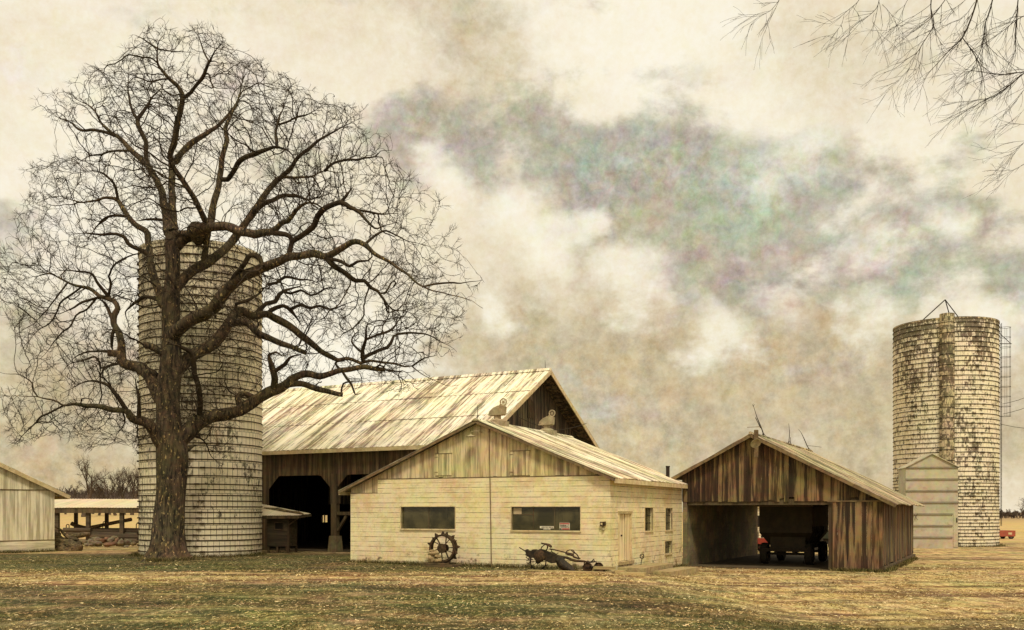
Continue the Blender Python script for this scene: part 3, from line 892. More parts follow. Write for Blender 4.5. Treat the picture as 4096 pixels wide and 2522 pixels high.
def barn():
    rt = thing('barn', 'big brown boarded barn with pale streaked metal roof and two dark open bays', 'barn', FB.O, FB.rz)
    XL, XR, D = -14.0, 8.35, 14.2
    ez, rz_, ry = 5.62, 10.05, 7.25
    o1 = (-4.64, -0.24); o2 = (0.16, 6.2); ot, ch = 4.14, 0.72

    def bot(x):
        for a, b in (o1, o2):
            if a - .001 <= x <= b + .001:
                z = ot
                if x < a + ch: z = ot - ch + (x - a)
                if x > b - ch: z = min(z, ot - ch + (b - x))
                return z
        return -.15
    w = MB()
    for a, b in ((XL, o1[0]), (o1[0], o1[1]), (o2[0], o2[1]), (o2[1], XR)):
        w.boards(XZ, a, b, bot, lambda x: ez + .15, 0, .03, .24, rng, gap=.012, dj=.006)
    w.boards(XZ, o1[1], o2[0], lambda x: 3.35, lambda x: ez + .15, -.005, .03, .24, rng, gap=.01)
    w.build('wall', M['barnboard'], rt)
    # gable wall under the wide verge
    g = MB()
    gt = lambda y: ez + .05 + (rz_ - ez) * (1 - abs(y - ry) / (ry + .35)) - .10
    g.boards(YZ, .03, D, lambda y: -.15, gt, XR, -.03, .26, rng, gap=.012, dj=.01)
    g.build('gable_wall', M['gableboard'], rt)
    g = MB(); g.boards(YZ, .03, D, lambda y: -.15, gt, XL, .03, .30, rng)
    g.build('gable_wall', M['gableboard'], rt)
    # near-black back wall with two small windows, the inside's darkness put in its colour
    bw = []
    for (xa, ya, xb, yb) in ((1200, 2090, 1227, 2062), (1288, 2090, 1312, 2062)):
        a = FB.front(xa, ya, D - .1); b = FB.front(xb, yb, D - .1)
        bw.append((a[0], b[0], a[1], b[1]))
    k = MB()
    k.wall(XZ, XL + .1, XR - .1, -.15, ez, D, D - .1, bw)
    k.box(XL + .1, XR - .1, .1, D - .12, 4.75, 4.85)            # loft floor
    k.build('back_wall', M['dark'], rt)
    for h in bw:
        x0, x1, z0, z1 = h
        q = MB(); t = .05
        q.box(x0 - t, x1 + t, D - .18, D - .104, z1, z1 + t); q.box(x0 - t, x1 + t, D - .18, D - .104, z0 - t, z0)
        q.box(x0 - t, x0, D - .18, D - .104, z0, z1); q.box(x1, x1 + t, D - .18, D - .104, z0, z1); q.box((x0 + x1) / 2 - .03, (x0 + x1) / 2 + .03, D - .17, D - .104, z0, z1)
        fr = q.build('window', M['timber'], rt)
        q = MB(); q.box(x0, x1, D - .07, D - .06, z0, z1); q.build('pane', M['brightglass'], fr)
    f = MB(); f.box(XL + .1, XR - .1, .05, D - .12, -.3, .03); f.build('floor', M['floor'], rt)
    # post between the bays on its concrete pier
    p = MB(); p.box(-.21, .13, -.03, .28, .88, 2.6); p.box(-.25, .17, -.035, .30, 2.6, 4.2)
    post = p.build('post', M['timber'], rt)
    p = MB(); p.hexa([(-.34, -.18, -.2), (.26, -.18, -.2), (.26, .45, -.2), (-.34, .45, -.2), (-.27, -.11, .87), (.19, -.11, .87), (.19, .38, .87), (-.27, .38, .87)])
    p.build('pier', M['darkconcrete'], post)
    p = MB(); p.box(.14, 6, .02, .20, 1.98, 2.16); p.build('cross_beam', M['timber'], rt)
    p = MB(); p.beam((.15, .11, 1.15), (.75, .11, 1.96), .13); p.build('brace', M['timber'], rt)
    p = MB(); p.beam((-2.55, 6, .03), (-2.35, 6, 4.7), .5); p.beam((-2.4, 6, 2.5), (-3.3, 6, 3.6), .22); p.build('inner_post', M['timber'], rt)
    p = MB(); p.box(-4.55, -2.9, 5.0, 5.1, 2.6, 4.7); p.build('loft_panel', M['gableboard'], rt)
    # roof
    r = MB(); x0, x1 = XL - .5, XR + 1.0
    sl = (rz_ - ez) / (ry + .0)
    r.corrugated((x0, -.45, ez - .12), (x1, -.45, ez - .12), (x0, ry, rz_), (x1, ry, rz_), .33, .018, .02, 10, .035)
    r.corrugated((x0, 2 * ry + .45, ez - .12), (x1, 2 * ry + .45, ez - .12), (x0, ry + .01, rz_ + .004), (x1, ry + .01, rz_ + .004), .22, .012, .02, 10, .03)
    roof = r.build('roof', M['roof_barn'], rt)
    c = MB(); c.hexa([(x0, ry - .2, rz_ - .06), (x1, ry - .2, rz_ - .06), (x1, ry + .2, rz_ - .06), (x0, ry + .2, rz_ - .06), (x0, ry - .05, rz_ + .10), (x1, ry - .05, rz_ + .10), (x1, ry + .05, rz_ + .10), (x0, ry + .05, rz_ + .10)])
    c.build('ridge_cap', M['roof_barn'], roof)
    c = MB()       # lap joints across the sheets
    for t in (.36, .68):
        y = -.45 + (ry + .45) * t; z = ez - .12 + (rz_ - ez + .12) * t + .034
        c.box(x0 + .02, x1 - .02, y - .02, y + .02, z - .012, z + .008)
    c.build('sheet_joint', M['browntrim'], roof)
    v = MB()
    v.beam((x1 - .02, -.45, ez - .26), (x1 - .02, ry, rz_ - .13), .05, .22); v.beam((x1 - .02, 2 * ry + .45, ez - .26), (x1 - .02, ry, rz_ - .13), .05, .22)
    v.build('verge_board', M['trim'], rt)
    v = MB(); v.beam((x0, -.44, ez - .22), (x1 - .06, -.44, ez - .22), .05, .20); v.build('fascia', M['trim'], rt)
    # dark soffit under the verge
    v = MB(); nb = 22
    for i in range(nb):
        for sgn in (0, 1):
            t0, t1 = i / nb + .004, (i + 1) / nb - .004
            ya = [-.4 + (ry + .4) * t for t in (t0, t1)]; za = [ez - .20 + (rz_ - ez + .10) * t for t in (t0, t1)]
            if sgn: ya = [2 * ry - y for y in ya]
            v.hexa([(XR + .02, ya[0], za[0]), (x1 - .06, ya[0], za[0]), (x1 - .06, ya[1], za[1]), (XR + .02, ya[1], za[1]),
                    (XR + .02, ya[0], za[0] + .03), (x1 - .06, ya[0], za[0] + .03), (x1 - .06, ya[1], za[1] + .03), (XR + .02, ya[1], za[1] + .03)])
    v.build('soffit', M['gableboard'], rt)
    q = MB(); q.tube([(x1 - .35, ry, rz_ + .08), (x1 - .37, ry, rz_ + .55)], [.016, .008], 6); q.build('lightning_rod', M['iron'], rt)
    q = MB()       # a bare patch where boards were renewed
    q.boards(YZ, 6.35, 7.15, lambda y: 7.35, lambda y: 8.5 - (y - 6.4) * .35, XR + .035, -.02, .2, rng, gap=.02)
    q.build('patch_boards', M['barnboard'], rt)


barn()


# ================================================================ open shed at the right
FS = Frame((7.84, 44.19, -.36), (.8855, -.4644), (.4644, .8856))


def drive_shed():
    rt = thing('drive_shed', 'dark weathered plank shed with open front and low ribbed roof', 'shed', FS.O, FS.rz)
    W, D = 8.73, 13.8
    xp, zp = 3.27, 5.98
    zl = 2.96                                      # bottom edge of the gable boards
    top = lambda x: zp - .10 - abs(x - xp) * .522
    g = MB()
    g.boards(XZ, 0.02, W, lambda x: zl, top, 0, .03, .26, rng, rag=.055, gap=.01, dj=.012)
    g.build('gable_boards', M['shedboard'], rt)
    s = MB()
    s.boards(XZ, 6.72, W, lambda x: .02, lambda x: zl + .02, -.075, .03, .24, rng, rag=.03, gap=.010, dj=.006)
    s.build('sliding_door', M['shedboard'], rt)
    t = MB(); t.box(6.5, W + .02, -.10, -.04, zl - .01, zl + .05); t.build('door_track', M['browntrim'], rt)
    # plank side with gaps and rotted feet
    sd = MB()
    sd.boards(YZ, .02, D, lambda y: .16 + .06 * math.sin(y * 2.3), lambda y: zl - .05, W, -.03, .22, rng, rag=.10, gap=.025, skip=.06, dj=.015)
    sd.build('side_wall', M['shedboard'], rt)
    st = MB()
    st.beam((W - .03, .2, .10), (W + .03, D, .12), .18)
    st.build('sill_beam', M['timber'], rt)
    # posts, plates and rafters
    p = MB()
    for x, y in ((6.62, .12), (W - .15, .12), (W - .15, 4.6), (W - .15, 9.2), (W - .15, D - .12), (6.75, D - .12)):
        p.box(x - .09, x + .09, y - .09, y + .09, -.1, zl - .03)
    p.box(.3, W - .05, .05, .22, zl - .13, zl + .13); p.box(.3, W - .05, D - .22, D - .05, zl - .13, zl + .13)
    for y in (1.8, 4.6, 7.4, 10.2, 12.6): p.box(.3, W - .05, y - .08, y + .08, zl, zl + .2)
    p.build('frame', M['timber'], rt)
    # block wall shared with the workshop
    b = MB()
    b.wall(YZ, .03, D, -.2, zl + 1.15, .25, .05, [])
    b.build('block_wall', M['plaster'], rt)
    # back gable boards (open below) and a dark half of loft
    k = MB(); k.boards(XZ, .26, W, lambda x: zl - .12, top, D - .04, .03, .28, rng, gap=.006)
    k.build('back_boards', M['gableboard'], rt)
    k = MB(); k.boards(XZ, 6.75, W - .03, lambda x: .0, lambda x: zl - .13, D - .045, .03, .28, rng, gap=.006)
    k.build('back_boards', M['gableboard'], rt)
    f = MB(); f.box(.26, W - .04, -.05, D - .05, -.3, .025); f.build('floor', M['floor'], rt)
    r = MB(); f0, b0 = -.38, D + .3
    eL, eR = -.45, W + .55
    r.corrugated((eL, f0, zp - abs(eL - xp) * .522), (eL, b0, zp - abs(eL - xp) * .522), (xp, f0, zp), (xp, b0, zp), .17, .02, .02, 8, .07)
    r.corrugated((eR, f0, zp - abs(eR - xp) * .522), (eR, b0, zp - abs(eR - xp) * .522), (xp + .01, f0, zp + .003), (xp + .01, b0, zp + .003), .17, .02, .02, 8, .07)
    roof = r.build('roof', M['roof_shed'], rt)
    c = MB(); c.tube([(xp, f0 - .04, zp + .04), (xp, b0 + .03, zp + .04)], .07, 8); c.build('ridge_cap', M['roof_shed'], roof)
    v = MB()
    for sx in (eL, eR):
        v = MB(); v.beam((sx, f0 + .02, zp - abs(sx - xp) * .522 - .08), (xp, f0 + .02, zp - .08), .04, .13); v.build('verge_board', M['browntrim'], rt)
    # lightning rods, all of them bent
    def rod(s_, pts, rad):
        q = MB()
        a = FS.side(*pts[0], xp)
        zz = zp + .06; loc = []
        Y = FS.w(xp, s_).y
        for (px, py) in pts:
            loc.append((xp + (px - pts[0][0]) / F * Y, s_, EYE - (py - HY) / F * Y - FS.O.z))
        dz = zz - loc[0][2]
        loc = [(x, y, z + dz) for x, y, z in loc]
        q.tube(loc, rad, 6)
        m_ = loc[1]
        for a_ in (0.4, 2.5, 4.6): q.tube([(xp + .2 * math.cos(a_), s_ + .2 * math.sin(a_), zp + (.04 if abs(math.cos(a_)) < .3 else -.06)), tuple(Vector(loc[0]).lerp(Vector(m_), .55))], .010, 5)
        return q, loc
    q, l1 = rod(2.3, [(3058, 1753), (3048, 1722), (3037, 1695), (3029, 1675), (3014, 1626)], [.030, .026, .026, .018, .010])
    e = Vector(l1[-1])
    for dx, dz in ((-.05, .05), (.07, .05), (-.01, .09)): q.tube([e - Vector((0, 0, .04)), e + Vector((dx, 0, dz))], .007, 5)
    q.tube([Vector(l1[3]) + Vector((-.07, 0, 0)), Vector(l1[1]) + Vector((-.06, 0, .05))], .018, 5)
    q.build('lightning_rod', M['iron'], rt)
    q, l2 = rod(7.8, [(3158, 1771), (3160, 1745), (3161, 1722), (3158, 1689)], [.018, .020, .016, .008]); q.tube([(l2[0][0] + .10, 7.8, zp), Vector(l2[1]) + Vector((.06, 0, 0))], .014, 5); q.build('lightning_rod', M['iron'], rt)
    q, l3 = rod(13.6, [(3252, 1803), (3241, 1784), (3230, 1757), (3219, 1733), (3208, 1717)], [.022, .026, .024, .014, .008]); q.tube([l3[1], (l3[1][0] + .4, 13.6, l3[1][2] - .05), (l3[1][0] + .8, 13.6, l3[1][2] - .12)], .01, 5); q.build('lightning_rod', M['iron'], rt)
    # yard lamp on a stub post at the peak
    q = MB(); q.box(xp + .18, xp + .36, -.47, -.39, zp - 1.05, zp + .16); q.box(xp - .12, xp + .50, -.46, -.41, zp + .28, zp + .30)
    lp = q.build('lamp_post', M['browntrim'], rt)
    q = MB(); q.tube([(xp + .27, -.48, zp - .5), (xp + .30, -.75, zp - .42)], .02, 6)
    q.add(*dish((xp + .33, -.80, zp - .45), Vector((.45, -.55, -.55)), .24))
    q.build('lamp_reflector', M['ventmetal'], lp)


def dish(c, axis, r, n=18):
    axis = Vector(axis).normalized(); u = axis.orthogonal().normalized(); w = axis.cross(u); c = Vector(c)
    vs = []; fs = []
    prof = [(0.02, -.10), (.55, -.05), (1, .04), (.97, .05), (.5, -.02), (0.02, -.06)]
    for a, h in prof:
        for k in range(n):
            t = 2 * math.pi * k / n
            vs.append(c + axis * (h * r * 2) + (u * math.cos(t) + w * math.sin(t)) * (a * r))
    for i in range(len(prof) - 1):
        for k in range(n):
            k2 = (k + 1) % n
            fs.append((i * n + k, i * n + k2, (i + 1) * n + k2, (i + 1) * n + k))
    return vs, fs


drive_shed()


# ================================================================ whitewashed shed at the left edge
FL = Frame((-24.9, 52.0, 0), (.6254, .78), (-.78, .6254))


def white_shed():
    rt = thing('white_shed', 'whitewashed plank shed with a gable end, a big bare log lying against its corner', 'shed', FL.O, FL.rz)
    W, D, ez = 9.0, 7.0, 3.34
    top = lambda x: ez - .02 + (4.5 - abs(x + 4.5)) * .45
    b = MB(); b.boards(XZ, -W, 0, lambda x: .64, lambda x: ez, -.02, .03, .16, rng, gap=.006, dj=.003)
    b.boards(YZ, .02, D, lambda y: .64, lambda y: ez, 0, -.03, .16, rng, gap=.006)
    b.build('wall', M['whiteboard'], rt)
    g = MB(); g.boards(XZ, -W, 0, lambda x: ez + .01, top, -.03, .03, .20, rng, gap=.008, dj=.004)
    g.build('gable_boards', M['whiteboard'], rt)
    g = MB(); g.boards(XZ, -W, 0, lambda x: .0, top, D - .02, .03, .3, rng)
    g.build('gable_boards', M['whiteboard'], rt)
    s = MB()
    for k in range(3):
        z = -.10 + k * .245
        s.box(-W, .0, -.035 + .004 * k, .0, z, z + .238)
        s.box(-.04, .012, .004, D, z, z + .238)
    s.build('skirting_boards', M['whitelap'], rt)
    t = MB(); t.box(-W, .02, -.05, -.021, .622, .655); t.box(-W, .02, -.052, -.031, ez - .03, ez + .005); t.build('batten', M['browntrim'], rt)
    r = MB()
    z0 = ez + .05 - .45 * .75
    r.corrugated((.75, -.25, z0), (.75, D + .2, z0), (-4.5, -.25, ez + .06 + 2.02), (-4.5, D + .2, ez + .06 + 2.02), .2, .012, .02, 6)
    r.corrugated((-9.75, -.25, z0), (-9.75, D + .2, z0), (-4.51, -.25, ez + .064 + 2.02), (-4.51, D + .2, ez + .064 + 2.02), .2, .012, .02, 6)
    r.build('roof', M['roof_shop'], rt)
    v = MB()
    for a in (.74, -9.74): v.beam((a, -.24, z0 - .11), (-4.5, -.24, ez + 1.97), .04, .20)
    v.beam((.74, -.2, z0 - .11), (.74, D + .2, z0 - .11), .04, .18)
    v.build('verge_board', M['trim'], rt)


white_shed()


# ================================================================ open pole shed behind
def pole_shed():
    Y0, Y1 = 66.0, 73.0
    xl, xr = P(120, 0, Y0).x - 6, P(860, 0, Y0).x
    rt = thing('pole_shed', 'long low open sided shed on thin posts before the stubble field', 'shed', ((xl + xr) / 2, Y0, 0))
    def q2(m, name, mat, par=rt): return m.build(name, mat, par)
    ox = (xl + xr) / 2
    def lx(px, Y): return P(px, 0, Y).x - ox
    zf = 2.42
    r = MB()
    r.corrugated((xl - ox, -.5, zf), (xr - ox, -.5, zf), (xl - ox, 3.6, 3.06), (xr - ox, 3.6, 3.06), .2, .012, .02, 3, .03)
    r.corrugated((xl - ox, 7.6, zf), (xr - ox, 7.6, zf), (xl - ox, 3.61, 3.063), (xr - ox, 3.61, 3.063), .2, .012, .02, 3, .03)
    q2(r, 'roof', M['roof_pole'])
    b = MB(); b.box(xl - ox, xr - ox, -.44, -.36, zf - .36, zf - .03); b.box(xl - ox, xr - ox, 7.3, 7.38, zf - .3, zf - .03); q2(b, 'fascia', M['timber'])
    for px in (234, 358, 492, 625, 758):
        p = MB(); x = lx(px, Y0); p.box(x - .13, x + .13, -.30, -.06, -.1, zf - .1); q2(p, 'post', M['beamx'])
    for px in (304, 427, 562, 690):
        p = MB(); x = lx(px, Y1); p.box(x - .12, x + .12, 6.9, 7.1, -.1, zf - .1); q2(p, 'post', M['beamx'])


pole_shed()


# ================================================================ little hut in front of the barn
def hut():
    fr = Frame((P(1069, 0, 50.2).x, 50.2, 0), (.985, -.17), (.17, .985))
    rt = thing('pump_hut', 'small plank hut on short legs under a tilted tin roof, half behind the silo', 'hut', fr.O, fr.rz)
    w = MB(); W, D = 1.12, 1.3
    n = 9
    for k in range(n):
        z = .34 + k * .165
        w.box(0, W, -.01 - .004 * (k % 2), .02, z, z + .16); w.box(W - .03, W, .02, D, z, z + .16); w.box(0, .03, .02, D, z, z + .16)
    w.build('wall', M['beamx'], rt)
    for x in (.05, .55, W - .05):
        for y in (.05, D):
            l = MB(); l.box(x - .045, x + .045, y - .045, y + .045, -.1, .34); l.build('leg', M['timber'], rt)
    for x in (W + .01, -1.6):
        l = MB(); l.box(x, x + .09, -.03, .06, -.1, 1.87); l.build('post', M['timber'], rt)
    h = MB(); h.box(.42, .92, -.045, -.016, 1.22, 1.62); hh = h.build('hatch', M['timber'], rt)
    h = MB(); h.box(.46, .88, -.05, -.046, 1.26, 1.58); h.build('hatch_board', M['dark'], hh)
    r = MB()
    r.corrugated((-2.2, -.35, 1.93), (1.92, -.35, 1.97), (-2.2, 1.5, 2.78), (1.90, 1.3, 2.06), .1, .010, .015, 4, .02)
    r.build('roof', M['roof_pole'], rt)
    e = MB(); e.beam((-2.2, -.33, 1.84), (1.9, -.33, 1.88), .04, .13); e.beam((1.9, -.33, 1.88), (1.9, 1.35, 1.97), .04, .10); e.beam((W + .05, 0, 1.45), (1.8, -.2, 1.84), .05); e.build('fascia', M['timber'], rt)
    s = MB()       # sacking thrown over the verge
    s.tube([(-.6, .9, 2.34), (.3, .75, 2.28), (1.0, .6, 2.17), (1.6, .35, 2.12), (1.95, .1, 2.03)], [.05, .09, .07, .08, .05], 8, wob=.6)
    s.build('roof_flashing', M['drift'], rt)


hut()


# ================================================================ silos
def silo(name, label, cx, cy, z0, r, h, mat, hoops, hoop_mat, rim):
    rt = thing(name, label, 'silo', (cx, cy, z0))
    n = 96
    m = MB()
    m.lathe([(r, -.3), (r, h), (r - .18, h), (r - .18, h - 2.5), (.0001, h - 2.5)], n)
    m.build('wall', mat, rt, smooth=False)
    rm = MB(); rm.lathe([(r + .015, h - .10), (r + .035, h - .10), (r + .035, h + .03), (r - .2, h + .03), (r - .2, h - .06)], n); rm.build('rim', rim, rt)
    proto = None
    for z in hoops:
        if proto is None:
            t = MB(); ring = [((r + .022) * math.cos(2 * math.pi * k / n), (r + .022) * math.sin(2 * math.pi * k / n), 0) for k in range(n + 1)]
            t.tube(ring, .024, 5, cap=False)
            for a in (-1.35, .9, 3.6):                # lugs that tighten the rod
                c, s = math.cos(a), math.sin(a)
                t.beam(((r + .05) * c - .12 * s, (r + .05) * s + .12 * c, 0), ((r + .05) * c + .12 * s, (r + .05) * s - .12 * c, 0), .07)
            proto = t.build('hoop', hoop_mat, rt); proto.location = (0, 0, z); o = proto
        else:
            o = proto.copy(); COL.objects.link(o); o.location = (0, 0, z)
        o.rotation_euler = (rng.uniform(-.002, .002), rng.uniform(-.002, .002), rng.uniform(-.12, .12))
    return rt


_z = []
z = .25
while z < 15.0:
    _z.append(z); z += .27 if z < 3.4 else .39
SA = (P(806, 0, 48.3).x, 48.3)
sa = silo('concrete_silo', 'wide pale concrete stave silo ringed with iron hoops behind the bare oak', SA[0], SA[1], 0, 2.96, 15.1, M['stave_a'], _z, M['rust'], M['stave_a'])
_z = []
z = .3
while z < 16.2:
    _z.append(z); z += .24 if z < 5.0 else .345
SB = (P(3780.7, 0, 72).x, 72.0)
zb_ = -.40
sb = silo('concrete_silo', 'tall stained silo with dark chute and caged ladder behind the tin grain bin', SB[0], SB[1], zb_, 3.64, 16.5, M['stave_b'], _z, M['iron'], M['stave_dark'])


def silo_fittings():
    # chute up the front
    a0 = math.atan2(-SB[1], -SB[0]) + .0
    d = Vector((math.cos(a0), math.sin(a0), 0)); t = Vector((-d.y, d.x, 0))
    off = -(3774 - 3780.7) / F * 68
    c = d * 3.62 + t * off
    m = MB(); n = 14; vs = []; H = 16.75
    prof = []
    for k in range(n + 1):
        a = math.pi * (k / n) - math.pi / 2
        prof.append((math.sin(a) * .50, math.cos(a) * .52))
    m.prism(prof, lambda u, v, h: tuple(c + t * u + d * v + Vector((0, 0, h))), -.2, H)
    ch = m.build('chute', M['stave_dark'], sb)
    proto = None
    z = .9
    q = MB()
    pts = [c + t * (u * 1.03) + d * (v * 1.03) for u, v in prof]
    q.tube(pts, .022, 5)
    while z < H:
        if proto is None: proto = q.build('chute_hoop', M['iron'], ch); o = proto
        else: o = proto.copy(); COL.objects.link(o); o.parent = ch
        o.location = (0, 0, z); z += .76
    # ladder with its cage at the right edge
    ar = math.atan2(t.y, t.x)
    a1 = a0 + math.pi / 2 + .10
    d1 = Vector((math.cos(a1), math.sin(a1), 0)); t1 = Vector((-d1.y, d1.x, 0))
    m = MB()
    for s_ in (-.2, .2):
        m.tube([d1 * 3.80 + t1 * s_ + Vector((0, 0, 1.5)), d1 * 3.80 + t1 * s_ + Vector((0, 0, 16.5))], .018, 5)
    z = 1.7
    while z < 16.4:
        m.tube([d1 * 3.80 - t1 * .2 + Vector((0, 0, z)), d1 * 3.80 + t1 * .2 + Vector((0, 0, z))], .012, 5)
        z += .33
    ld = m.build('ladder', M['iron'], sb)
    m = MB()
    zs = [9.6 + .73 * k for k in range(10)]
    arc = [(math.sin(a) * .36, .36 - math.cos(a) * .36 + .0) for a in np.linspace(0, 2 * math.pi, 20)]
    for z in zs:
        m.tube([d1 * (3.72 + v) + t1 * u + Vector((0, 0, z)) for u, v in arc], .014, 5, cap=False)
    for k in range(0, 19, 3):
        u, v = arc[k]
        if v < .2: continue
        m.tube([d1 * (3.72 + v) + t1 * u + Vector((0, 0, zs[0])), d1 * (3.72 + v) + t1 * u + Vector((0, 0, zs[-1]))], .011, 5)
    m.beam(d1 * 3.66 + Vector((0, 0, 15.0)), d1 * 4.5 + Vector((0, 0, 14.95)), .05); m.beam(d1 * 3.66 + Vector((0, 0, 15.8)), d1 * 4.4 + Vector((0, 0, 15.0)), .04)
    m.build('cage', M['iron'], ld)
    # tripod over the open top
    H = 16.52
    ap = Vector((0, 0, 0)) - d * 0.5 + t * -.05 + Vector((0, 0, H + 2.05))
    m = MB()
    for (px, k) in ((3649, -.75), (3852, .9), (3838, 1.4)):
        u = (px - 3778) / F * 72
        fwd = 1.2 if px < 3700 else (-1.6 if k < 1 else .6)
        m.tube([-t * u * 0 + Vector((u, -fwd, H + .02)), Vector((0, 0, H + 2.0))], .04, 6)
    m.build('tripod', M['iron'], sb)
    m = MB(); m.tube([(2.0, -.6, H), (2.05, -.6, H + .55)], .015, 5); m.build('lightning_rod', M['iron'], sb)


silo_fittings()


# ================================================================ tin grain bin
def grain_bin():
    Y = 66.0; z0 = -.42
    fr = Frame((P(3623, 0, Y).x, Y, z0), (.985, -.17), (.17, .985))
    rt = thing('grain_bin', 'narrow upright tin grain bin with level ribs and a pointed gable', 'grain bin', fr.O, fr.rz)
    W = fr.front(3832, 0)[0]; D = 2.2; ez = 5.64; pz = 6.56
    m = MB()
    m.box(0, W, 0, D, -.15, ez)
    m.prism([(0, ez), (W, ez), (W / 2, pz - .05)], lambda u, v, d: (u, d, v), .0, D)
    m.build('wall', M['tin'], rt)
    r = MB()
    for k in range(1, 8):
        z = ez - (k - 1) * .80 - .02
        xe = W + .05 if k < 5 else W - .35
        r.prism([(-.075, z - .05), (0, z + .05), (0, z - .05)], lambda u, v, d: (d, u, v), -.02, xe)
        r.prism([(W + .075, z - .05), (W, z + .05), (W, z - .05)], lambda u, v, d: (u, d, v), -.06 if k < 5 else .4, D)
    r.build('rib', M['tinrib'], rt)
    c = MB(); c.beam((-.08, -.06, ez - .03), (W / 2, -.06, pz), .10, .05); c.beam((W + .08, -.06, ez - .03), (W / 2, -.06, pz), .10, .05)
    for sx, s in ((-.08, 1), (W + .08, -1)):
        c.hexa([(sx, -.1, ez - .06), (W / 2, -.1, pz), (W / 2, D + .1, pz), (sx, D + .1, ez - .06), (sx, -.1, ez - .02), (W / 2, -.1, pz + .04), (W / 2, D + .1, pz + .04), (sx, D + .1, ez - .02)])
    c.build('roof', M['tin'], rt)
    d = MB(); d.box(W - .30, W - .02, -.03, -.002, .15, 2.5); dd = d.build('door', M['tin'], rt)
    d = MB(); d.box(W - .12, W - .05, -.06, -.031, 1.85, 2.15); d.build('handle', M['iron'], dd)
    q = MB(); q.tube([(.55, -.09, 2.0), (.75, -.09, 2.45)], .015, 5); q.tube([(.75, -.09, 2.0), (.52, -.09, 2.4)], .015, 5); q.build('brace', M['iron'], rt)


grain_bin()


# ================================================================ things in the yard
def text_mesh(s, size, mat, name, parent, loc, rot, width=None):
    cu = bpy.data.curves.new(name, 'FONT'); cu.body = s; cu.size = size; cu.extrude = .0015; cu.offset = .006 * size / .1
    tmp = bpy.data.objects.new(name + '_tmp', cu)
    me = bpy.data.meshes.new_from_object(tmp)
    bpy.data.objects.remove(tmp)
    me.materials.clear(); me.materials.append(mat)
    o = bpy.data.objects.new(name, me); COL.objects.link(o); o.parent = parent
    o.location = loc; o.rotation_euler = rot
    if width:
        xs = [v.co.x for v in me.vertices]; k = width / (max(xs) - min(xs))
        for v in me.vertices: v.co.x = (v.co.x - min(xs)) * k
    return o


def window_things():
    a = FW.front(2234.6, 2119.5); b = FW.front(2275, 2092.7)
    loc = FW.w(a[0], .09, a[1]); w, h = b[0] - a[0], b[1] - a[1]
    t = thing('window_sign', 'small white and red sign reading FARM WATCH in the wide window', 'sign', loc, FW.rz)
    m = MB(); m.box(0, w, 0, .008, 0, h); m.build('board', M['white'], t)
    m = MB(); m.box(.01, w - .01, -.004, -.001, h * .79, h - .01); m.box(w * .24, w - .01, -.004, -.001, .008, h * .19); m.build('red_band', M['signred'], t)
    m = MB(); m.box(.008, w * .20, -.004, -.001, .008, h * .19); m.box(.01, w - .01, -.004, -.001, h * .245, h * .265); m.build('emblem', M['ink'], t)
    m = MB(); ring = [(w * .87 + .038 * math.cos(q) * (.8 if q < 1.2 else 1), -.003, h * .52 + .05 * math.sin(q)) for q in np.linspace(.6, 5.9, 14)]
    m.tube(ring, .009, 5); m.tube([(w * .84, -.003, h * .52), (w * .93, -.003, h * .55)], .008, 5); m.build('ring_mark', M['ink'], t)
    text_mesh('FARM', h * .27, M['ink'], 'lettering', t, (w * .06, -.003, h * .53), (R(90), 0, 0), w * .62)
    text_mesh('WATCH', h * .22, M['ink'], 'lettering', t, (w * .06, -.003, h * .32), (R(90), 0, 0), w * .66)
    a = FW.front(2155.6, 2114); b = FW.front(2211, 2106)
    t = thing('paper_strip', 'narrow pale printed strip standing in the bottom of the wide window', 'sign', FW.w(a[0], .092, a[1]), FW.rz)
    w, h = b[0] - a[0], b[1] - a[1]
    m = MB(); m.box(0, w, 0, .004, 0, h); m.box(w * .27, w * .76, 0, .004, -h * .66, -h * .08); m.build('strip', M['white'], t)
    m = MB()
    for k in range(11): m.box(w * (.08 + .082 * k), w * (.08 + .082 * k + (.05 if k % 3 else .035)), -.003, -.001, h * .2, h * .82)
    for k in range(4): m.box(w * (.33 + .10 * k), w * (.33 + .10 * k + .05), -.003, -.001, -h * .55, -h * .16)
    m.build('print', M['ink'], t)
    a = FW.front(2050, 2057.5); b = FW.front(2082.5, 2033)
    m = MB(); m.box(0, b[0] - a[0], 0, .006, 0, b[1] - a[1])
    o = m.build('paper_sheet', M['paper']); o.location = FW.w(a[0], .086, a[1]); o.rotation_euler = (0, 0, FW.rz)
    tag(o, 'plain buff sheet covering the upper corner of the wide window', 'paper')


window_things()


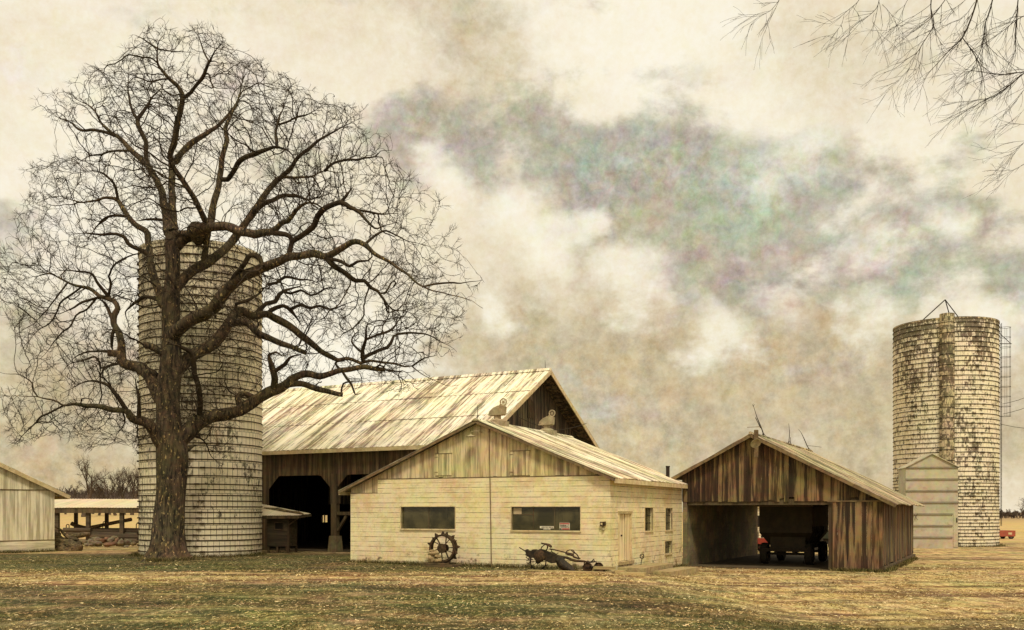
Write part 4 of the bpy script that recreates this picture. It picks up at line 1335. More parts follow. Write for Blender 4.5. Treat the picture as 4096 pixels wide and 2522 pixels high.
def lug_wheel():
    ly = -.75
    c = FW.front(1774, 2207, ly); lx, lz = c
    g0 = .16
    r = .545
    t = thing('lug_wheel', 'rusty iron tractor wheel with pointed lugs leaning upright against the block wall', 'wheel', FW.w(lx, ly, 0), FW.rz + R(6))
    zc = g0 + r + .02
    m = MB(); n = 40; wd = .17
    prof = [(r - .025, -wd), (r, -wd), (r, wd), (r - .025, wd), (r - .025, -wd)]
    m.lathe(prof, n, (0, 0, zc), 'y')
    m.lathe([(r - .075, -wd - .006), (r + .004, -wd - .006), (r + .004, -wd + .02), (r - .075, -wd + .02), (r - .075, -wd - .006)], n, (0, 0, zc), 'y')
    for k in range(16):
        a = 2 * math.pi * k / 16 + .1
        ca, sa_ = math.cos(a), math.sin(a)
        for s_ in (-1,) if k % 2 else (1,):
            y0, y1 = (s_ * .02, s_ * .125)
            p = lambda rr, tt, y: (ca * rr - sa_ * tt, y, zc + sa_ * rr + ca * tt)
            m.hexa([p(r, -.075, y0), p(r, .075, y0), p(r, .075, y1), p(r, -.075, y1), p(r + .125, -.012, y0 + s_ * .03), p(r + .125, .012, y0 + s_ * .03), p(r + .125, .012, y1), p(r + .125, -.012, y1)])
    m.build('rim', M['rust'], t)
    m = MB(); m.lathe([(.05, -.22), (.19, -.20), (.195, -.17), (.10, -.12), (.10, .10), (.17, .14), (.16, .18), (.04, .19)], 20, (0, 0, zc), 'y'); m.build('hub', M['rust'], t)
    m = MB()
    for k in range(10):
        a = 2 * math.pi * k / 10 + (.15 if k % 2 else 0)
        s_ = -.14 if k % 2 else .12
        m.beam((.13 * math.cos(a), s_, zc + .13 * math.sin(a)), ((r - .02) * math.cos(a + .12), s_ * .45, zc + (r - .02) * math.sin(a + .12)), .05, .03)
    m.build('spoke', M['rust'], t)
    # plank base and stones
    m = MB(); m.box(-.85, .72, -.30, .30, -.06, .085); m.box(-.85, .3, -.31, .31, .09, .15)
    o = m.build('base_slab', M['timber'], origin=(0, 0, 0)); o.location = FW.w(lx, ly, 0); o.rotation_euler = (0, 0, FW.rz)
    tag(o, 'thick weathered plank lying under the lugged iron wheel', 'plank')
    for (dx, dz, sx, sz, lab) in ((-.42, .30, .13, .16, 'upright pale block stone standing beside the iron wheel rim'), (-.34, .515, .26, .085, 'flat pale stone lying across the upright block by the iron wheel'),
                                  (-.36, .62, .13, .05, 'small flat stone topping the little stack by the iron wheel'), (-.12, .42, .13, .07, 'flat stone wedged beside the stack inside the iron wheel'), (-.12, .245, .17, .095, 'rounded pale stone on the plank at the foot of the iron wheel')):
        rock('stacked_stone', FW.w(lx + dx, ly - .22, dz), (sx, .12, sz), M['concrete'], lab, 'stone', 'stones stacked by the iron wheel', FW.rz)


_rock_n = [0]


def rock(name, loc, size, mat, label, cat, group=None, rz=0.0):
    _rock_n[0] += 1
    bm = bmesh.new(); bmesh.ops.create_icosphere(bm, subdivisions=3, radius=1)
    s = Vector((_rock_n[0] * 3.7, 1.3, 8.1))
    for v in bm.verts:
        d = v.co.normalized()
        k = 1 + .42 * mnoise.noise(d * 1.2 + s) + .22 * mnoise.noise(d * 2.4 + s)
        p = d * k
        p = Vector([math.copysign(abs(c) ** .92, c) for c in p])
        v.co = Vector((p.x * size[0], p.y * size[1], p.z * size[2]))
    me = bpy.data.meshes.new(name); bm.to_mesh(me); bm.free()
    me.materials.append(mat); me.polygons.foreach_set('use_smooth', [True] * len(me.polygons))
    o = bpy.data.objects.new(name, me); COL.objects.link(o); o.location = loc; o.rotation_euler = (rng.uniform(-.2, .2), rng.uniform(-.2, .2), rz + rng.uniform(-.3, .3))
    return tag(o, label, cat, group)


lug_wheel()


def plough():
    ly = -1.25
    l0 = FW.front(2240, 2290, ly)[0]
    t = thing('sulky_plough', 'rusty old riding plough with spoked wheel, seat and curved share by the wall', 'plough', FW.w(l0, ly, 0), FW.rz)
    def p(cx, cy, d=0.0):
        x, z = FW.front(2050 + cx * .16287, 2150 + cy * .16287, ly)
        return Vector((x - l0, d, z + .06))
    # land wheel behind the body, thin rim and spokes
    c = p(570, 640, .22); r = (p(570, 640) - p(570, 850)).length
    w = thing('wheel', None, None); w.parent = t
    m = MB(); ring = [(c.x + r * math.cos(a), c.y, c.z + r * math.sin(a)) for a in np.linspace(0, 2 * math.pi, 33)]
    m.tube(ring, .022, 6, cap=False)
    for k in range(12):
        a = 2 * math.pi * k / 12
        m.beam((c.x + r * math.cos(a), c.y, c.z + r * math.sin(a)), (c.x + (r + .09) * math.cos(a + .25), c.y, c.z + (r + .09) * math.sin(a + .25)), .03)
    m.build('rim', M['iron'], w)
    m = MB()
    for k in range(10):
        a = 2 * math.pi * k / 10
        m.tube([(c.x + .05 * math.cos(a), c.y, c.z + .05 * math.sin(a)), (c.x + r * math.cos(a), c.y, c.z + r * math.sin(a))], .010, 5)
    m.build('spoke', M['iron'], w)
    m = MB(); m.lathe([(.06, -.08), (.09, -.05), (.09, .05), (.06, .08)], 14, tuple(c), 'y'); m.build('hub', M['iron'], w)
    # heavy body casing, bellied out
    m = MB()
    body = [(330, 350), (470, 380), (500, 345), (540, 335), (640, 370), (680, 330), (760, 350), (840, 385), (960, 425), (1150, 500), (1190, 560), (1100, 660), (980, 680), (860, 630), (760, 590), (640, 565), (520, 545), (430, 530), (370, 500)]
    pl = [(p(a, b).x, p(a, b).z) for a, b in body]
    m.prism(pl, lambda u, v, d: (u, d, v), -.10, .14)
    m.build('body', M['iron'], t)
    m = MB(); cc = p(700, 500, -.12); rr = (p(700, 500) - p(840, 500)).length
    m.lathe([(rr, .0), (rr * .98, -.05), (rr * .7, -.10), (rr * .2, -.13), (.0001, -.135)], 26, tuple(cc), 'y')
    m.build('disc', M['rust'], t)
    # share and mouldboard: twisted plates
    def plate(pts, th, mat, name, bulge):
        m = MB(); n = len(pts) // 2; top = pts[:n]; bot = pts[n:][::-1]
        rows = 5; vs = []
        for j in range(rows + 1):
            for i in range(n):
                a = p(*top[i]); b = p(*bot[i]); q = a.lerp(b, j / rows)
                q.y = -.12 - bulge * math.sin(math.pi * (j / rows)) - .10 * i / n
                vs.append(q)
        m_ = len(vs); fs = []
        vs2 = [v + Vector((0, th, 0)) for v in vs]
        for j in range(rows):
            for i in range(n - 1):
                a, b, c_, d = j * n + i, j * n + i + 1, (j + 1) * n + i + 1, (j + 1) * n + i
                fs.append((a, b, c_, d)); fs.append((m_ + d, m_ + c_, m_ + b, m_ + a))
        edge = [i for i in range(n)] + [j * n + n - 1 for j in range(1, rows + 1)] + [rows * n + i for i in range(n - 2, -1, -1)] + [j * n for j in range(rows - 1, 0, -1)]
        for q in range(len(edge)):
            a, b = edge[q], edge[(q + 1) % len(edge)]
            fs.append((a, m_ + a, m_ + b, m_ + b)) if False else fs.append((a, m_ + a, m_ + b, b))
        m.add(vs + vs2, fs)
        return m.build(name, mat, t)
    plate([(1110, 570), (1160, 505), (1280, 500), (1330, 600), (1450, 690), (1550, 780), (1590, 860), (1560, 880), (1400, 860), (1270, 830), (1180, 780), (1130, 720), (1105, 660), (1100, 610)], .03, M['iron'], 'mouldboard', .12)
    plate([(1210, 780), (1330, 800), (1450, 820), (1580, 830), (1660, 890), (1650, 900), (1540, 900), (1440, 890), (1330, 880), (1230, 850)], .03, M['rust'], 'share', .05)
    # beam, levers and arch
    m = MB()
    m.tube([p(1180, 520, 0), p(1330, 540, 0), p(1450, 590, 0), p(1560, 620, 0), p(1740, 630, 0), p(1880, 660, 0)], [.045, .05, .05, .045, .04, .03], 8)
    m.tube([p(1300, 440, .0), p(1400, 460, 0), p(1480, 480, 0), p(1500, 520, 0), p(1640, 570, 0)], [.03, .045, .045, .04, .03], 8)
    m.build('beam', M['rust'], t)
    m = MB()
    m.tube([p(900, 330, .05), p(1000, 345, .05), p(1290, 415, .05), p(1480, 450, .05)], [.03, .026, .022, .022], 6)
    m.tube([p(945, 345, .05), p(930, 410, .05)], .016, 5); m.tube([p(930, 385, .05), p(1060, 450, .05), p(1110, 430, .05)], .014, 5)
    m.tube([p(1290, 430, .1), p(1310, 385, .1), p(1370, 355, .1), p(1455, 355, .1), p(1500, 420, .1), p(1560, 470, .1), p(1600, 540, .1), p(1640, 575, .1)], .022, 6)
    m.tube([p(1455, 355, -.05), p(1530, 440, -.05), p(1480, 500, -.05)], .018, 5)
    m.tube([p(165, 288, .0), p(320, 385, .0), p(400, 430, 0)], [.018, .022, .03], 6)
    m.tube([p(345, 345, -.02), p(390, 340, -.02), p(410, 380, -.02), p(350, 400, -.02)], .018, 5)
    m.build('lever', M['rust'], t)
    m = MB()
    m.tube([p(320, 420, .12), p(285, 480, .12), p(330, 500, .12), p(300, 540, .12), p(370, 585, .12)], .018, 5); m.tube([p(310, 610, .12), p(470, 590, .12)], .018, 5)
    m.build('chain', M['iron'], t)
    m = MB(); m.tube([p(700, 335, -.02), p(730, 270, -.02), p(790, 230, -.02)], .020, 6); m.tube([p(830, 375, -.02), p(865, 300, -.02), p(865, 235, -.02)], .024, 6); m.build('seat_bracket', M['rust'], t)
    m = MB()
    sp = [p(710, 172), p(790, 190), p(860, 205), p(940, 255), p(945, 275)]
    for i in range(len(sp) - 1):
        a, b = sp[i], sp[i + 1]
        wa = (.05, .17, .19, .12, .05)
        th = Vector((0, 0, -.035))
        m.hexa([a + th + Vector((0, -wa[i], 0)), b + th + Vector((0, -wa[i + 1], 0)), b + th + Vector((0, wa[i + 1], 0)), a + th + Vector((0, wa[i], 0)),
                a + Vector((0, -wa[i], 0)), b + Vector((0, -wa[i + 1], 0)), b + Vector((0, wa[i + 1], 0)), a + Vector((0, wa[i], 0))])
    m.build('seat', M['rust'], t)
    m = MB(); m.beam(p(1758, 610, 0), p(1772, 880, 0), .03); m.build('stand', M['rust'], t)
    # front pair of solid wheels
    for (cx, d, rx) in ((1900, -.22, 112), (2085, .12, 108)):
        c = p(cx, 775, d); r = (p(cx, 775) - p(cx + rx, 775)).length
        w = MB(); w.lathe([(.04, -.04), (r * .25, -.03), (r * .3, -.015), (r * .92, .0), (r, -.04), (r, .05), (r * .9, .03), (r * .25, .03), (.04, .04)], 28, tuple(c), 'y')
        ww = w.build('front_wheel', M['rust'], t)
    m = MB(); m.tube([p(1880, 660), p(1930, 650), p(2000, 580), p(2010, 640)], .022, 6); m.tube([p(1840, 625), p(1900, 660), p(2050, 640), p(2060, 670)], .024, 6); m.tube([p(1985, 770, -.25), p(1985, 770, .15)], .04, 8); m.tube([p(1950, 780, -.28), p(1980, 720, -.28), p(2030, 770, -.28)], .02, 5)
    m.build('axle', M['iron'], t)


plough()


def planks_steps():
    def slab(name, mat, pts, z0, z1, label, cat, group=None):
        """pts: ground outline in workshop coordinates"""
        cx = sum(a for a, b in pts) / len(pts); cy = sum(b for a, b in pts) / len(pts)
        m = MB(); m.prism([(a - cx, b - cy) for a, b in pts], lambda u, v, d: (u, v, d), z0, z1)
        o = m.build(name, mat); o.location = FW.w(cx, cy, 0); o.rotation_euler = (0, 0, FW.rz)
        return tag(o, label, cat, group)
    a = FW.front(2118, 2296, -1.75)[0]; b = FW.front(2445, 2300, -1.75)[0]
    slab('plank', M['palebeam'], [(a, -2.0), (b, -2.0), (b, -1.72), (a, -1.72)], -.05, .045, 'long pale plank on the ground before the rusty plough', 'plank', 'planks on the ground by the door')
    a, b = FW.front(2383, 2286, -1.1)[0], FW.front(2460, 2290, -1.1)[0]
    slab('plank', M['palebeam'], [(a, -1.35), (b, -1.30), (b, -1.0), (a, -1.05)], .10, .20, 'short thick board propped beside the plough front wheels', 'plank', 'planks on the ground by the door')
    slab('wood_block', M['timber'], [(a + .05, -1.3), (a + .35, -1.3), (a + .35, -1.05), (a + .05, -1.05)], -.05, .098, 'small wooden block carrying the short thick board', 'block')
    a, b = FW.front(2460, 2293, -1.5)[0], FW.front(2492, 2293, -1.5)[0]
    slab('plank', M['palebeam'], [(a, -1.5), (b, -1.5), (b, -1.2), (a, -1.2)], -.05, .09, 'stubby board end lying before the doorstep', 'plank', 'planks on the ground by the door')
    a, b = FW.front(2484, 2300, -1.9)[0], FW.front(2572, 2300, -1.9)[0]
    slab('plank', M['palebeam'], [(a, -2.05), (b, -1.8), (b, -1.55), (a, -1.8)], -.06, .06, 'pale plank lying in front of the concrete doorstep slabs', 'plank', 'planks on the ground by the door')
    y0, y1 = DOOR[0], DOOR[1]
    slab('doorstep', M['concrete'], [(WL + .12, y0 - .45), (WL + 1.15, y0 - .45), (WL + 1.15, y1 + 1.9), (WL + .12, y1 + 1.9)], -.4, .07, 'broad pale concrete slab right below the workshop door', 'step', 'concrete steps at the workshop door')
    slab('doorstep', M['concrete'], [(WL + 1.25, y0 + .35), (WL + 2.0, y0 + .25), (WL + 2.1, y1 + 2.3), (WL + 1.35, y1 + 2.3)], -.45, -.08, 'lower concrete slab lying farther from the workshop door', 'step', 'concrete steps at the workshop door')
    # rod with a ring on top
    ly, lz = FW.side(2560, 2262, WL + .35)
    ly2, zt = FW.side(2568, 2226, WL + .35)
    t = thing('ring_post', 'thin leaning iron rod topped by a ring beside the doorstep', 'post', FW.w(WL + .35, ly, -.2), FW.rz)
    m = MB(); e = Vector((0, ly2 - ly, zt + .2)); m.tube([(0, 0, -.1), (0, (ly2 - ly) * .6, e.z * .6), e - Vector((0, 0, .09))], .016, 6); m.build('rod', M['iron'], t)
    m = MB(); m.tube([(.09 * math.cos(a_) * .6, e.y + .09 * math.cos(a_) * .8, e.z + .09 * math.sin(a_)) for a_ in np.linspace(0, 2 * math.pi, 17)], .018, 6, cap=False)
    m.tube([(0, e.y - .14, e.z + .06), (0, e.y + .14, e.z - .06)], .014, 5); m.build('ring', M['iron'], t)


planks_steps()


def wheel_parts(parent, loc, r, w, axis='x', mat_t='tyre', mat_r='wagonrust', name='wheel'):
    e = bpy.data.objects.new(name, None); COL.objects.link(e); e.parent = parent; e.location = loc
    m = MB(); m.lathe([(r * .55, -w * .4), (r * .85, -w * .5), (r * .97, -w * .42), (r, -w * .2), (r, w * .2), (r * .97, w * .42), (r * .85, w * .5), (r * .55, w * .4), (r * .55, -w * .4)], 26, (0, 0, 0), axis)
    m.build('tyre', M[mat_t], e, smooth=False)
    m = MB(); m.lathe([(.04, -w * .2), (r * .2, -w * .2), (r * .25, -w * .05), (r * .54, -w * .3), (r * .54, w * .3), (r * .25, w * .1), (.04, w * .1)], 20, (0, 0, 0), axis)
    m.build('rim', M[mat_r], e)
    return e


def grain_wagon():
    ly0, ly1 = 3.3, 7.7
    xl = FS.front(3037, 2100, ly0)[0]; xr = FS.front(3248, 2100, ly0)[0]
    cx = (xl + xr) / 2; hw = (xr - xl) / 2
    t = thing('grain_wagon', 'dark gravity grain wagon with sloping hopper parked inside the plank shed', 'wagon', FS.w(cx, ly0, .025), FS.rz)
    D = ly1 - ly0; ztop, zmid, zlow = 2.74, 1.50, .78
    m = MB(); th = .04
    def ringwall(z0, z1, b0, b1):
        (xa, xb, ya, yb), (xc, xd, yc, yd) = b0, b1
        for (p, q, r_, s_) in (((xa, ya), (xb, ya), (xd, yc), (xc, yc)), ((xb, ya), (xb, yb), (xd, yd), (xd, yc)), ((xb, yb), (xa, yb), (xc, yd), (xd, yd)), ((xa, yb), (xa, ya), (xc, yc), (xc, yd))):
            m.add([(*p, z0), (*q, z0), (*r_, z1), (*s_, z1)], [(0, 1, 2, 3)])
    B = (-hw, hw, 0, D); L = (-hw * .68, hw * .62, .9, D - .9)
    ringwall(zmid, ztop, B, B); ringwall(zlow, zmid, L, B)
    m.box(L[0], L[1], L[2], L[3], zlow - .02, zlow)
    m.box(-hw * .62, hw * .72, .25, D - .3, .72, zmid - .12)
    m.build('hopper', M['wagon'], t)
    m = MB()
    for (x0, x1, y0, y1) in ((-hw - .05, hw + .05, -.05, .03), (-hw - .05, hw + .05, D - .03, D + .05), (-hw - .05, -hw + .03, .03, D - .03), (hw - .03, hw + .05, .03, D - .03)):
        m.box(x0, x1, y0, y1, ztop, ztop + .07)
    m.build('top_rail', M['wagonrust'], t)
    m = MB()
    m.box(hw + .004, hw + .02, .05, D - .05, zmid + .30, ztop - .01)
    m.build('side_panel', M['wagonrust'], t)
    for y in (1.35, 2.75):
        m = MB(); m.beam((hw + .04, y, zmid + .28), (hw + .04, y, zmid), .10); m.beam((hw + .04, y, zmid), (hw * .62 + .05, y, zlow), .10); m.build('rib', M['iron'], t)
    m = MB()
    for x in (-.42, .42): m.box(x - .06, x + .06, -.2, D + .2, .56, .70)
    for y in (.35, D - .45): m.box(-hw + .1, hw - .1, y - .06, y + .06, .44, .56)
    for y in (.6, D - .6):
        for x in (-.42, .42): m.beam((x, y, .7), (x * 1.8, y, 1.25), .08)
    m.box(-hw + .15, hw - .15, -.16, -.08, .62, .78)
    m.build('chassis', M['iron'], t)
    for y in (.35, D - .45):
        for x in (-hw + .20, hw - .18): wheel_parts(t, (x, y, .51), .51, .34)
    m = MB(); m.beam((0, D + .2, .55), (0, D + 1.8, .35), .1); m.build('drawbar', M['iron'], t)


grain_wagon()


def red_tractor():
    Y = 60.5; z0 = -.38
    c = P(3020, 0, Y)
    t = thing('red_tractor', 'bright red tractor front seen through the open shed beside the wagon', 'tractor', (c.x, Y, z0))
    m = MB(); m.prism([(-1.3, .80), (1.05, .62), (1.1, .70), (1.02, 1.10), (.9, 1.16), (-1.3, 1.25)], lambda u, v, d: (u, d, v), -.35, .35); m.build('hood', M['red'], t)
    m = MB(); m.box(.95, 1.13, -.3, .3, .68, 1.02); m.build('grille', M['iron'], t)
    m = MB(); m.box(-1.2, .8, -.22, .22, .42, .80); m.lathe([(.04, 1.2), (.04, 1.75), (.0001, 1.75)], 10, (.3, .1, 0)); m.lathe([(.12, 1.2), (.14, 1.3), (.10, 1.42), (.0001, 1.45)], 12, (.62, -.05, 0)); m.build('engine', M['iron'], t)
    m = MB(); m.tube([(-1.2, 0, 1.2), (-1.5, 0, 1.5)], .02, 5); m.tube([(-1.5 + .18 * math.cos(a) * .5, .18 * math.sin(a), 1.5 + .18 * math.cos(a) * .8) for a in np.linspace(0, 6.283, 15)], .015, 5, cap=False); m.build('steering_wheel', M['iron'], t)
    m = MB(); m.prism([(-2.1, 1.0), (-1.7, 1.0), (-1.72, 1.06), (-2.05, 1.08), (-2.2, 1.4), (-2.25, 1.38)], lambda u, v, d: (u, d, v), -.22, .22); m.box(-2.0, -1.8, -.05, .05, .7, 1.0); m.build('seat', M['iron'], t)
    for s in (-1, 1):
        wheel_parts(t, (-1.7, s * .72, .68), .68, .32, 'y', mat_r='red'); wheel_parts(t, (.62, s * .48, .36), .36, .16, 'y', mat_r='red')
    t.scale = (.74, .74, .74)


def dark_loader():
    Y = 61.5; z0 = -.38
    c = P(3310, 0, Y)
    t = thing('green_tractor', 'dark green tractor half hidden behind the grain wagon', 'tractor', (c.x, Y, z0))
    m = MB(); m.prism([(-.7, .85), (.95, .75), (1.02, .85), (.98, 1.25), (.85, 1.3), (-.7, 1.38)], lambda u, v, d: (u, d, v), -.34, .34); m.build('hood', M['green'], t)
    m = MB(); m.box(-.9, .8, -.22, .22, .45, .84); m.build('engine', M['iron'], t)
    m = MB(); m.lathe([(.07, .0), (.09, .05), (.06, .1), (.0001, .1)], 12, (.55, -.42, 1.12), 'y'); m.build('headlight', M['white'], t)
    for s in (-1, 1):
        wheel_parts(t, (-1.2, s * .72, .68), .68, .32, 'y'); wheel_parts(t, (.55, s * .48, .36), .36, .16, 'y')


red_tractor(); dark_loader()


def back_shed():
    Y = 84.0; z0 = -.4
    c = P(2960, 0, Y)
    t = thing('machine_shed', 'pale sided farm shed glimpsed through the open plank shed', 'shed', (c.x, Y, z0))
    W = P(3600, 0, Y).x - c.x
    m = MB()
    for k in range(15): m.box(0, W, -.02 - .012 * (k % 2), .03, k * .22, k * .22 + .21)
    m.build('siding', M['whitelap'], t)
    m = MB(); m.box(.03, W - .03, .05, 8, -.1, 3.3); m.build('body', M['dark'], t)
    m = MB(); m.corrugated((-.4, -.5, 3.25), (W + .4, -.5, 3.25), (-.4, 4, 4.6), (W + .4, 4, 4.6), .2, .012, .02, 2); m.corrugated((-.4, 8.4, 3.25), (W + .4, 8.4, 3.25), (-.4, 4.01, 4.603), (W + .4, 4.01, 4.603), .2, .012, .02, 2); m.build('roof', M['roof_shop'], t)
    for px in (3028, 3335):
        x = P(px, 0, Y).x - c.x
        m = MB(); m.box(x - .2, x + .2, -.05, -.034, 1.2, 2.2); m.build('window', M['dark'], t)


back_shed()


# ================================================================ timber and stones at the left
def left_things():
    def log(name, a, b, r0, r1, mat, label, cat, group=None, bend=0.0, wob=.25, n=12):
        a = Vector(a); b = Vector(b); mid = a.lerp(b, .5) + Vector((0, 0, bend))
        pts = []
        for k in range(9):
            t = k / 8
            pts.append(a * (1 - t) ** 2 + mid * 2 * t * (1 - t) + b * t ** 2)
        m = MB(); m.tube(pts, [r0 + (r1 - r0) * k / 8 for k in range(9)], n, wob=wob, seed=len(name) + a.x)
        o = m.build(name, mat, origin=tuple(a))
        return tag(o, label, cat, group)
    q = lambda cx, cy, Y: P(200 + cx * .348, 1920 + cy * .348, Y)
    G = 'beams piled under the pole shed'
    log('timber_log', q(155, 577, 65.4), q(470, 580, 65.4), .155, .15, M['beamx'], 'round ended grey beam sticking out at the pile left end', 'beam', G, wob=.1)
    log('timber_log', q(440, 590, 66.6), q(1300, 590, 66.6), .22, .22, M['beamx'], 'thick dark beam on top of the pile under the pole shed', 'beam', G, wob=.12)
    log('timber_log', q(190, 620, 66.2), q(1000, 640, 66.2), .19, .2, M['beamx'], 'dark beam in the middle of the pile under the pole shed', 'beam', G, wob=.1)
    log('timber_log', q(470, 655, 65.6), q(1350, 655, 65.6), .21, .21, M['beamx'], 'dark beam low in the pile behind the field stones', 'beam', G, wob=.1)
    log('timber_log', q(860, 700, 65.0), q(1300, 705, 65.0), .15, .15, M['beamx'], 'lowest dark beam of the pile near the silo', 'beam', G, wob=.1)
    log('pole', q(480, 545, 67.6), q(935, 455, 67.2), .12, .13, M['drift'], 'brown pole slanting upward over the beam pile', 'pole', wob=.1)
    log('pole', q(245, 502, 68.0), q(600, 525, 68.0), .15, .10, M['beamx'], 'dark sagging pole lying on the beam pile', 'pole', bend=-.5, wob=.15)
    for k, (x0, x1, yt, yb, lab) in enumerate(((187, 220, 512, 555, 'small iron hoop at the pile left end'), (607, 640, 480, 560, 'iron hoop standing behind the slanting pole'), (992, 1068, 486, 565, 'tall iron hoop on the beams near the silo'))):
        m = MB(); Y = 66.8
        a, b = q(x0, yb, Y), q(x1, yb, Y); h = q(x0, yt, Y).z - a.z; w = (b.x - a.x) / 2; c = (a.x + b.x) / 2
        pts = [a] + [Vector((c - w * math.cos(t), Y, a.z + h * .55 + h * .45 * math.sin(t))) for t in np.linspace(0, math.pi, 9)] + [b]
        m.tube(pts, .03, 6); o = m.build('iron_hoop', M['rust'], origin=tuple(a)); tag(o, lab, 'hoop', 'iron hoops on the beam pile')
    # the driftwood log
    base = q(200, 800, 52.9)
    t = thing('driftwood_log', 'huge gnarled bare log lying beside the whitewashed shed', 'log', (base.x, base.y, 0))
    B = Vector((base.x, base.y, 0))
    def L(cx, cy, d=0.0): return q(cx, cy, 52.9 + d) - B
    m = MB()
    for k, (x0, y0, x1, y1, r0, r1, d) in enumerate(((20, 660, 290, 725, .20, .16, .5), (15, 700, 330, 770, .26, .20, .2), (20, 745, 300, 800, .28, .20, .1), (30, 790, 250, 812, .20, .16, -.1), (120, 690, 345, 800, .15, .19, -.1), (60, 720, 350, 745, .22, .13, .35), (200, 780, 362, 790, .20, .15, -.15))):
        a_, b_ = L(x0, y0, d + .2), L(x1, y1, d - .2)
        m.tube([a_.lerp(b_, q / 7) + Vector((0, 0, .07 * math.sin(q * 1.3 + k))) for q in range(8)], [r0 + (r1 - r0) * q / 7 for q in range(8)], 12, wob=.7, seed=3 + k * 5)
    m.build('trunk', M['drift'], t, smooth=True)
    m = MB(); m.tube([L(60, 540, .9), L(120, 575, .8), L(170, 630, .5), L(230, 670, .3), L(320, 690, .2)], [.03, .07, .10, .13, .09], 10, wob=.5, seed=5)
    m.tube([L(210, 655, .6), L(300, 640, .9), L(380, 630, 1.3), L(460, 625, 1.7)], [.12, .15, .14, .10], 10, wob=.5, seed=6)
    m.tube([L(120, 620, .6), L(60, 640, .7)], [.07, .04], 8, wob=.4); m.build('branch', M['drift'], t, smooth=True)
    # field stones
    G = 'field stones heaped before the beam pile'
    st = [(550, 735, 46, 26, 0, 'broad grey field stone at the front of the heap'), (668, 745, 55, 24, 1, 'reddish flat stone at the front of the heap'), (775, 715, 24, 46, 1, 'brown egg stone standing upright in the heap'),
          (825, 730, 38, 44, 0, 'big pointed grey stone beside the upright brown one'), (895, 720, 34, 32, 0, 'round grey stone near the right end of the heap'), (698, 700, 34, 32, 0, 'grey stone perched behind the reddish flat one'),
          (735, 672, 28, 26, 2, 'bluish stone on top of the heap'), (610, 705, 36, 24, 1, 'reddish stone in the middle of the heap'), (535, 685, 55, 24, 0, 'wide brown stone at the back of the heap'), (660, 680, 34, 22, 1, 'small brown stone at the back beside the grey one'),
          (460, 710, 36, 24, 0, 'dark stone at the left side of the heap'), (505, 722, 34, 18, 0, 'flat stone left of the broad front one'), (420, 745, 30, 18, 0, 'small stone at the left front of the heap'), (475, 748, 28, 16, 0, 'little low stone before the dark left one'),
          (960, 735, 30, 20, 2, 'low dark stone at the right end of the heap'), (395, 720, 34, 26, 2, 'dark stone touching the driftwood branch'), (735, 735, 20, 22, 1, 'small stone squeezed beside the upright brown one'), (880, 765, 30, 10, 0, 'thin flat stone before the right end of the heap')]
    mats = [M['stone'], M['redstone'], M['darkconcrete']]
    for (cx, cy, a, b, mi, lab) in st:
        Y = 58.4 + (745 - cy) * .035
        p = q(cx, cy, Y); s = .348 / F * Y
        rock('field_stone', p, (a * s, .30, b * s * 1.08), mats[mi], lab, 'stone', G)
    for (x0, x1, y0, y1, lab) in ((1010, 1078, 725, 800, 'pale hollow block lowest beside the silo foot'), (1040, 1085, 680, 722, 'dark block stacked against the silo foot')):
        Y = 51.6; a = q(x0, y1, Y); b = q(x1, y0, Y)
        m = MB(); w, h = b.x - a.x, b.z - a.z
        m.wall(XZ, 0, w, 0, h, 0, .3, [(w * .15, w * .42, h * .2, h * .8), (w * .58, w * .85, h * .2, h * .8)])
        o = m.build('concrete_block', M['concrete'], origin=None); o.location = (a.x, a.y, max(a.z, 0 if y1 > 750 else a.z)); tag(o, lab, 'block', 'concrete blocks at the silo foot')


left_things()


def red_trailer():
    Y = 88.0
    a = P(3972, 2157, Y); b = P(4062, 2131, Y)
    t = thing('flat_wagon', 'low faded red farm wagon parked at the field edge beyond the tall silo', 'wagon', (a.x, Y, -.4))
    w = b.x - a.x
    m = MB(); m.wall(XZ, -.3, w, .26, .80, 0, 1.7, []); m.build('box', M['dullred'], t)
    m = MB(); m.box(w * .68, w * .84, -.02, -.004, .42, .62); m.box(.06, .22, -.02, -.004, .42, .62); m.build('reflector_panel', M['trim'], t)
    m = MB(); m.tube([(.35, .5, .8), (.32, .5, 1.25)], .03, 6); m.box(.5, .85, .4, .8, .8, .92); m.build('frame', M['iron'], t)
    for x in (.25, w - .35):
        for y in (.1, 1.6): wheel_parts(t, (x, y, .25), .25, .16, 'y')


red_trailer()


def wires():
    for (p0, p1, lab) in (((4010, 1617, 71), (4300, 1455, 60), 'upper slanting wire running from the tall silo'), ((4012, 1657, 71), (4320, 1488, 60), 'lower slanting wire running from the caged ladder'), ((3977, 1691, 71.5), (4330, 1682, 62), 'level wire running from the tall silo side'), ((2078, 1671, 49.5), (2346, 1694, 57.0), 'thin wire crossing before the dark barn gable')):
        a, b = P(*p0), P(*p1); m = MB()
        m.tube([a.lerp(b, k / 8) - Vector((0, 0, .5 * math.sin(math.pi * k / 8))) for k in range(9)], .016, 4)
        o = m.build('utility_wire', M['iron'], origin=tuple(a)); tag(o, lab, 'wire', 'wires at the tall silo')


wires()


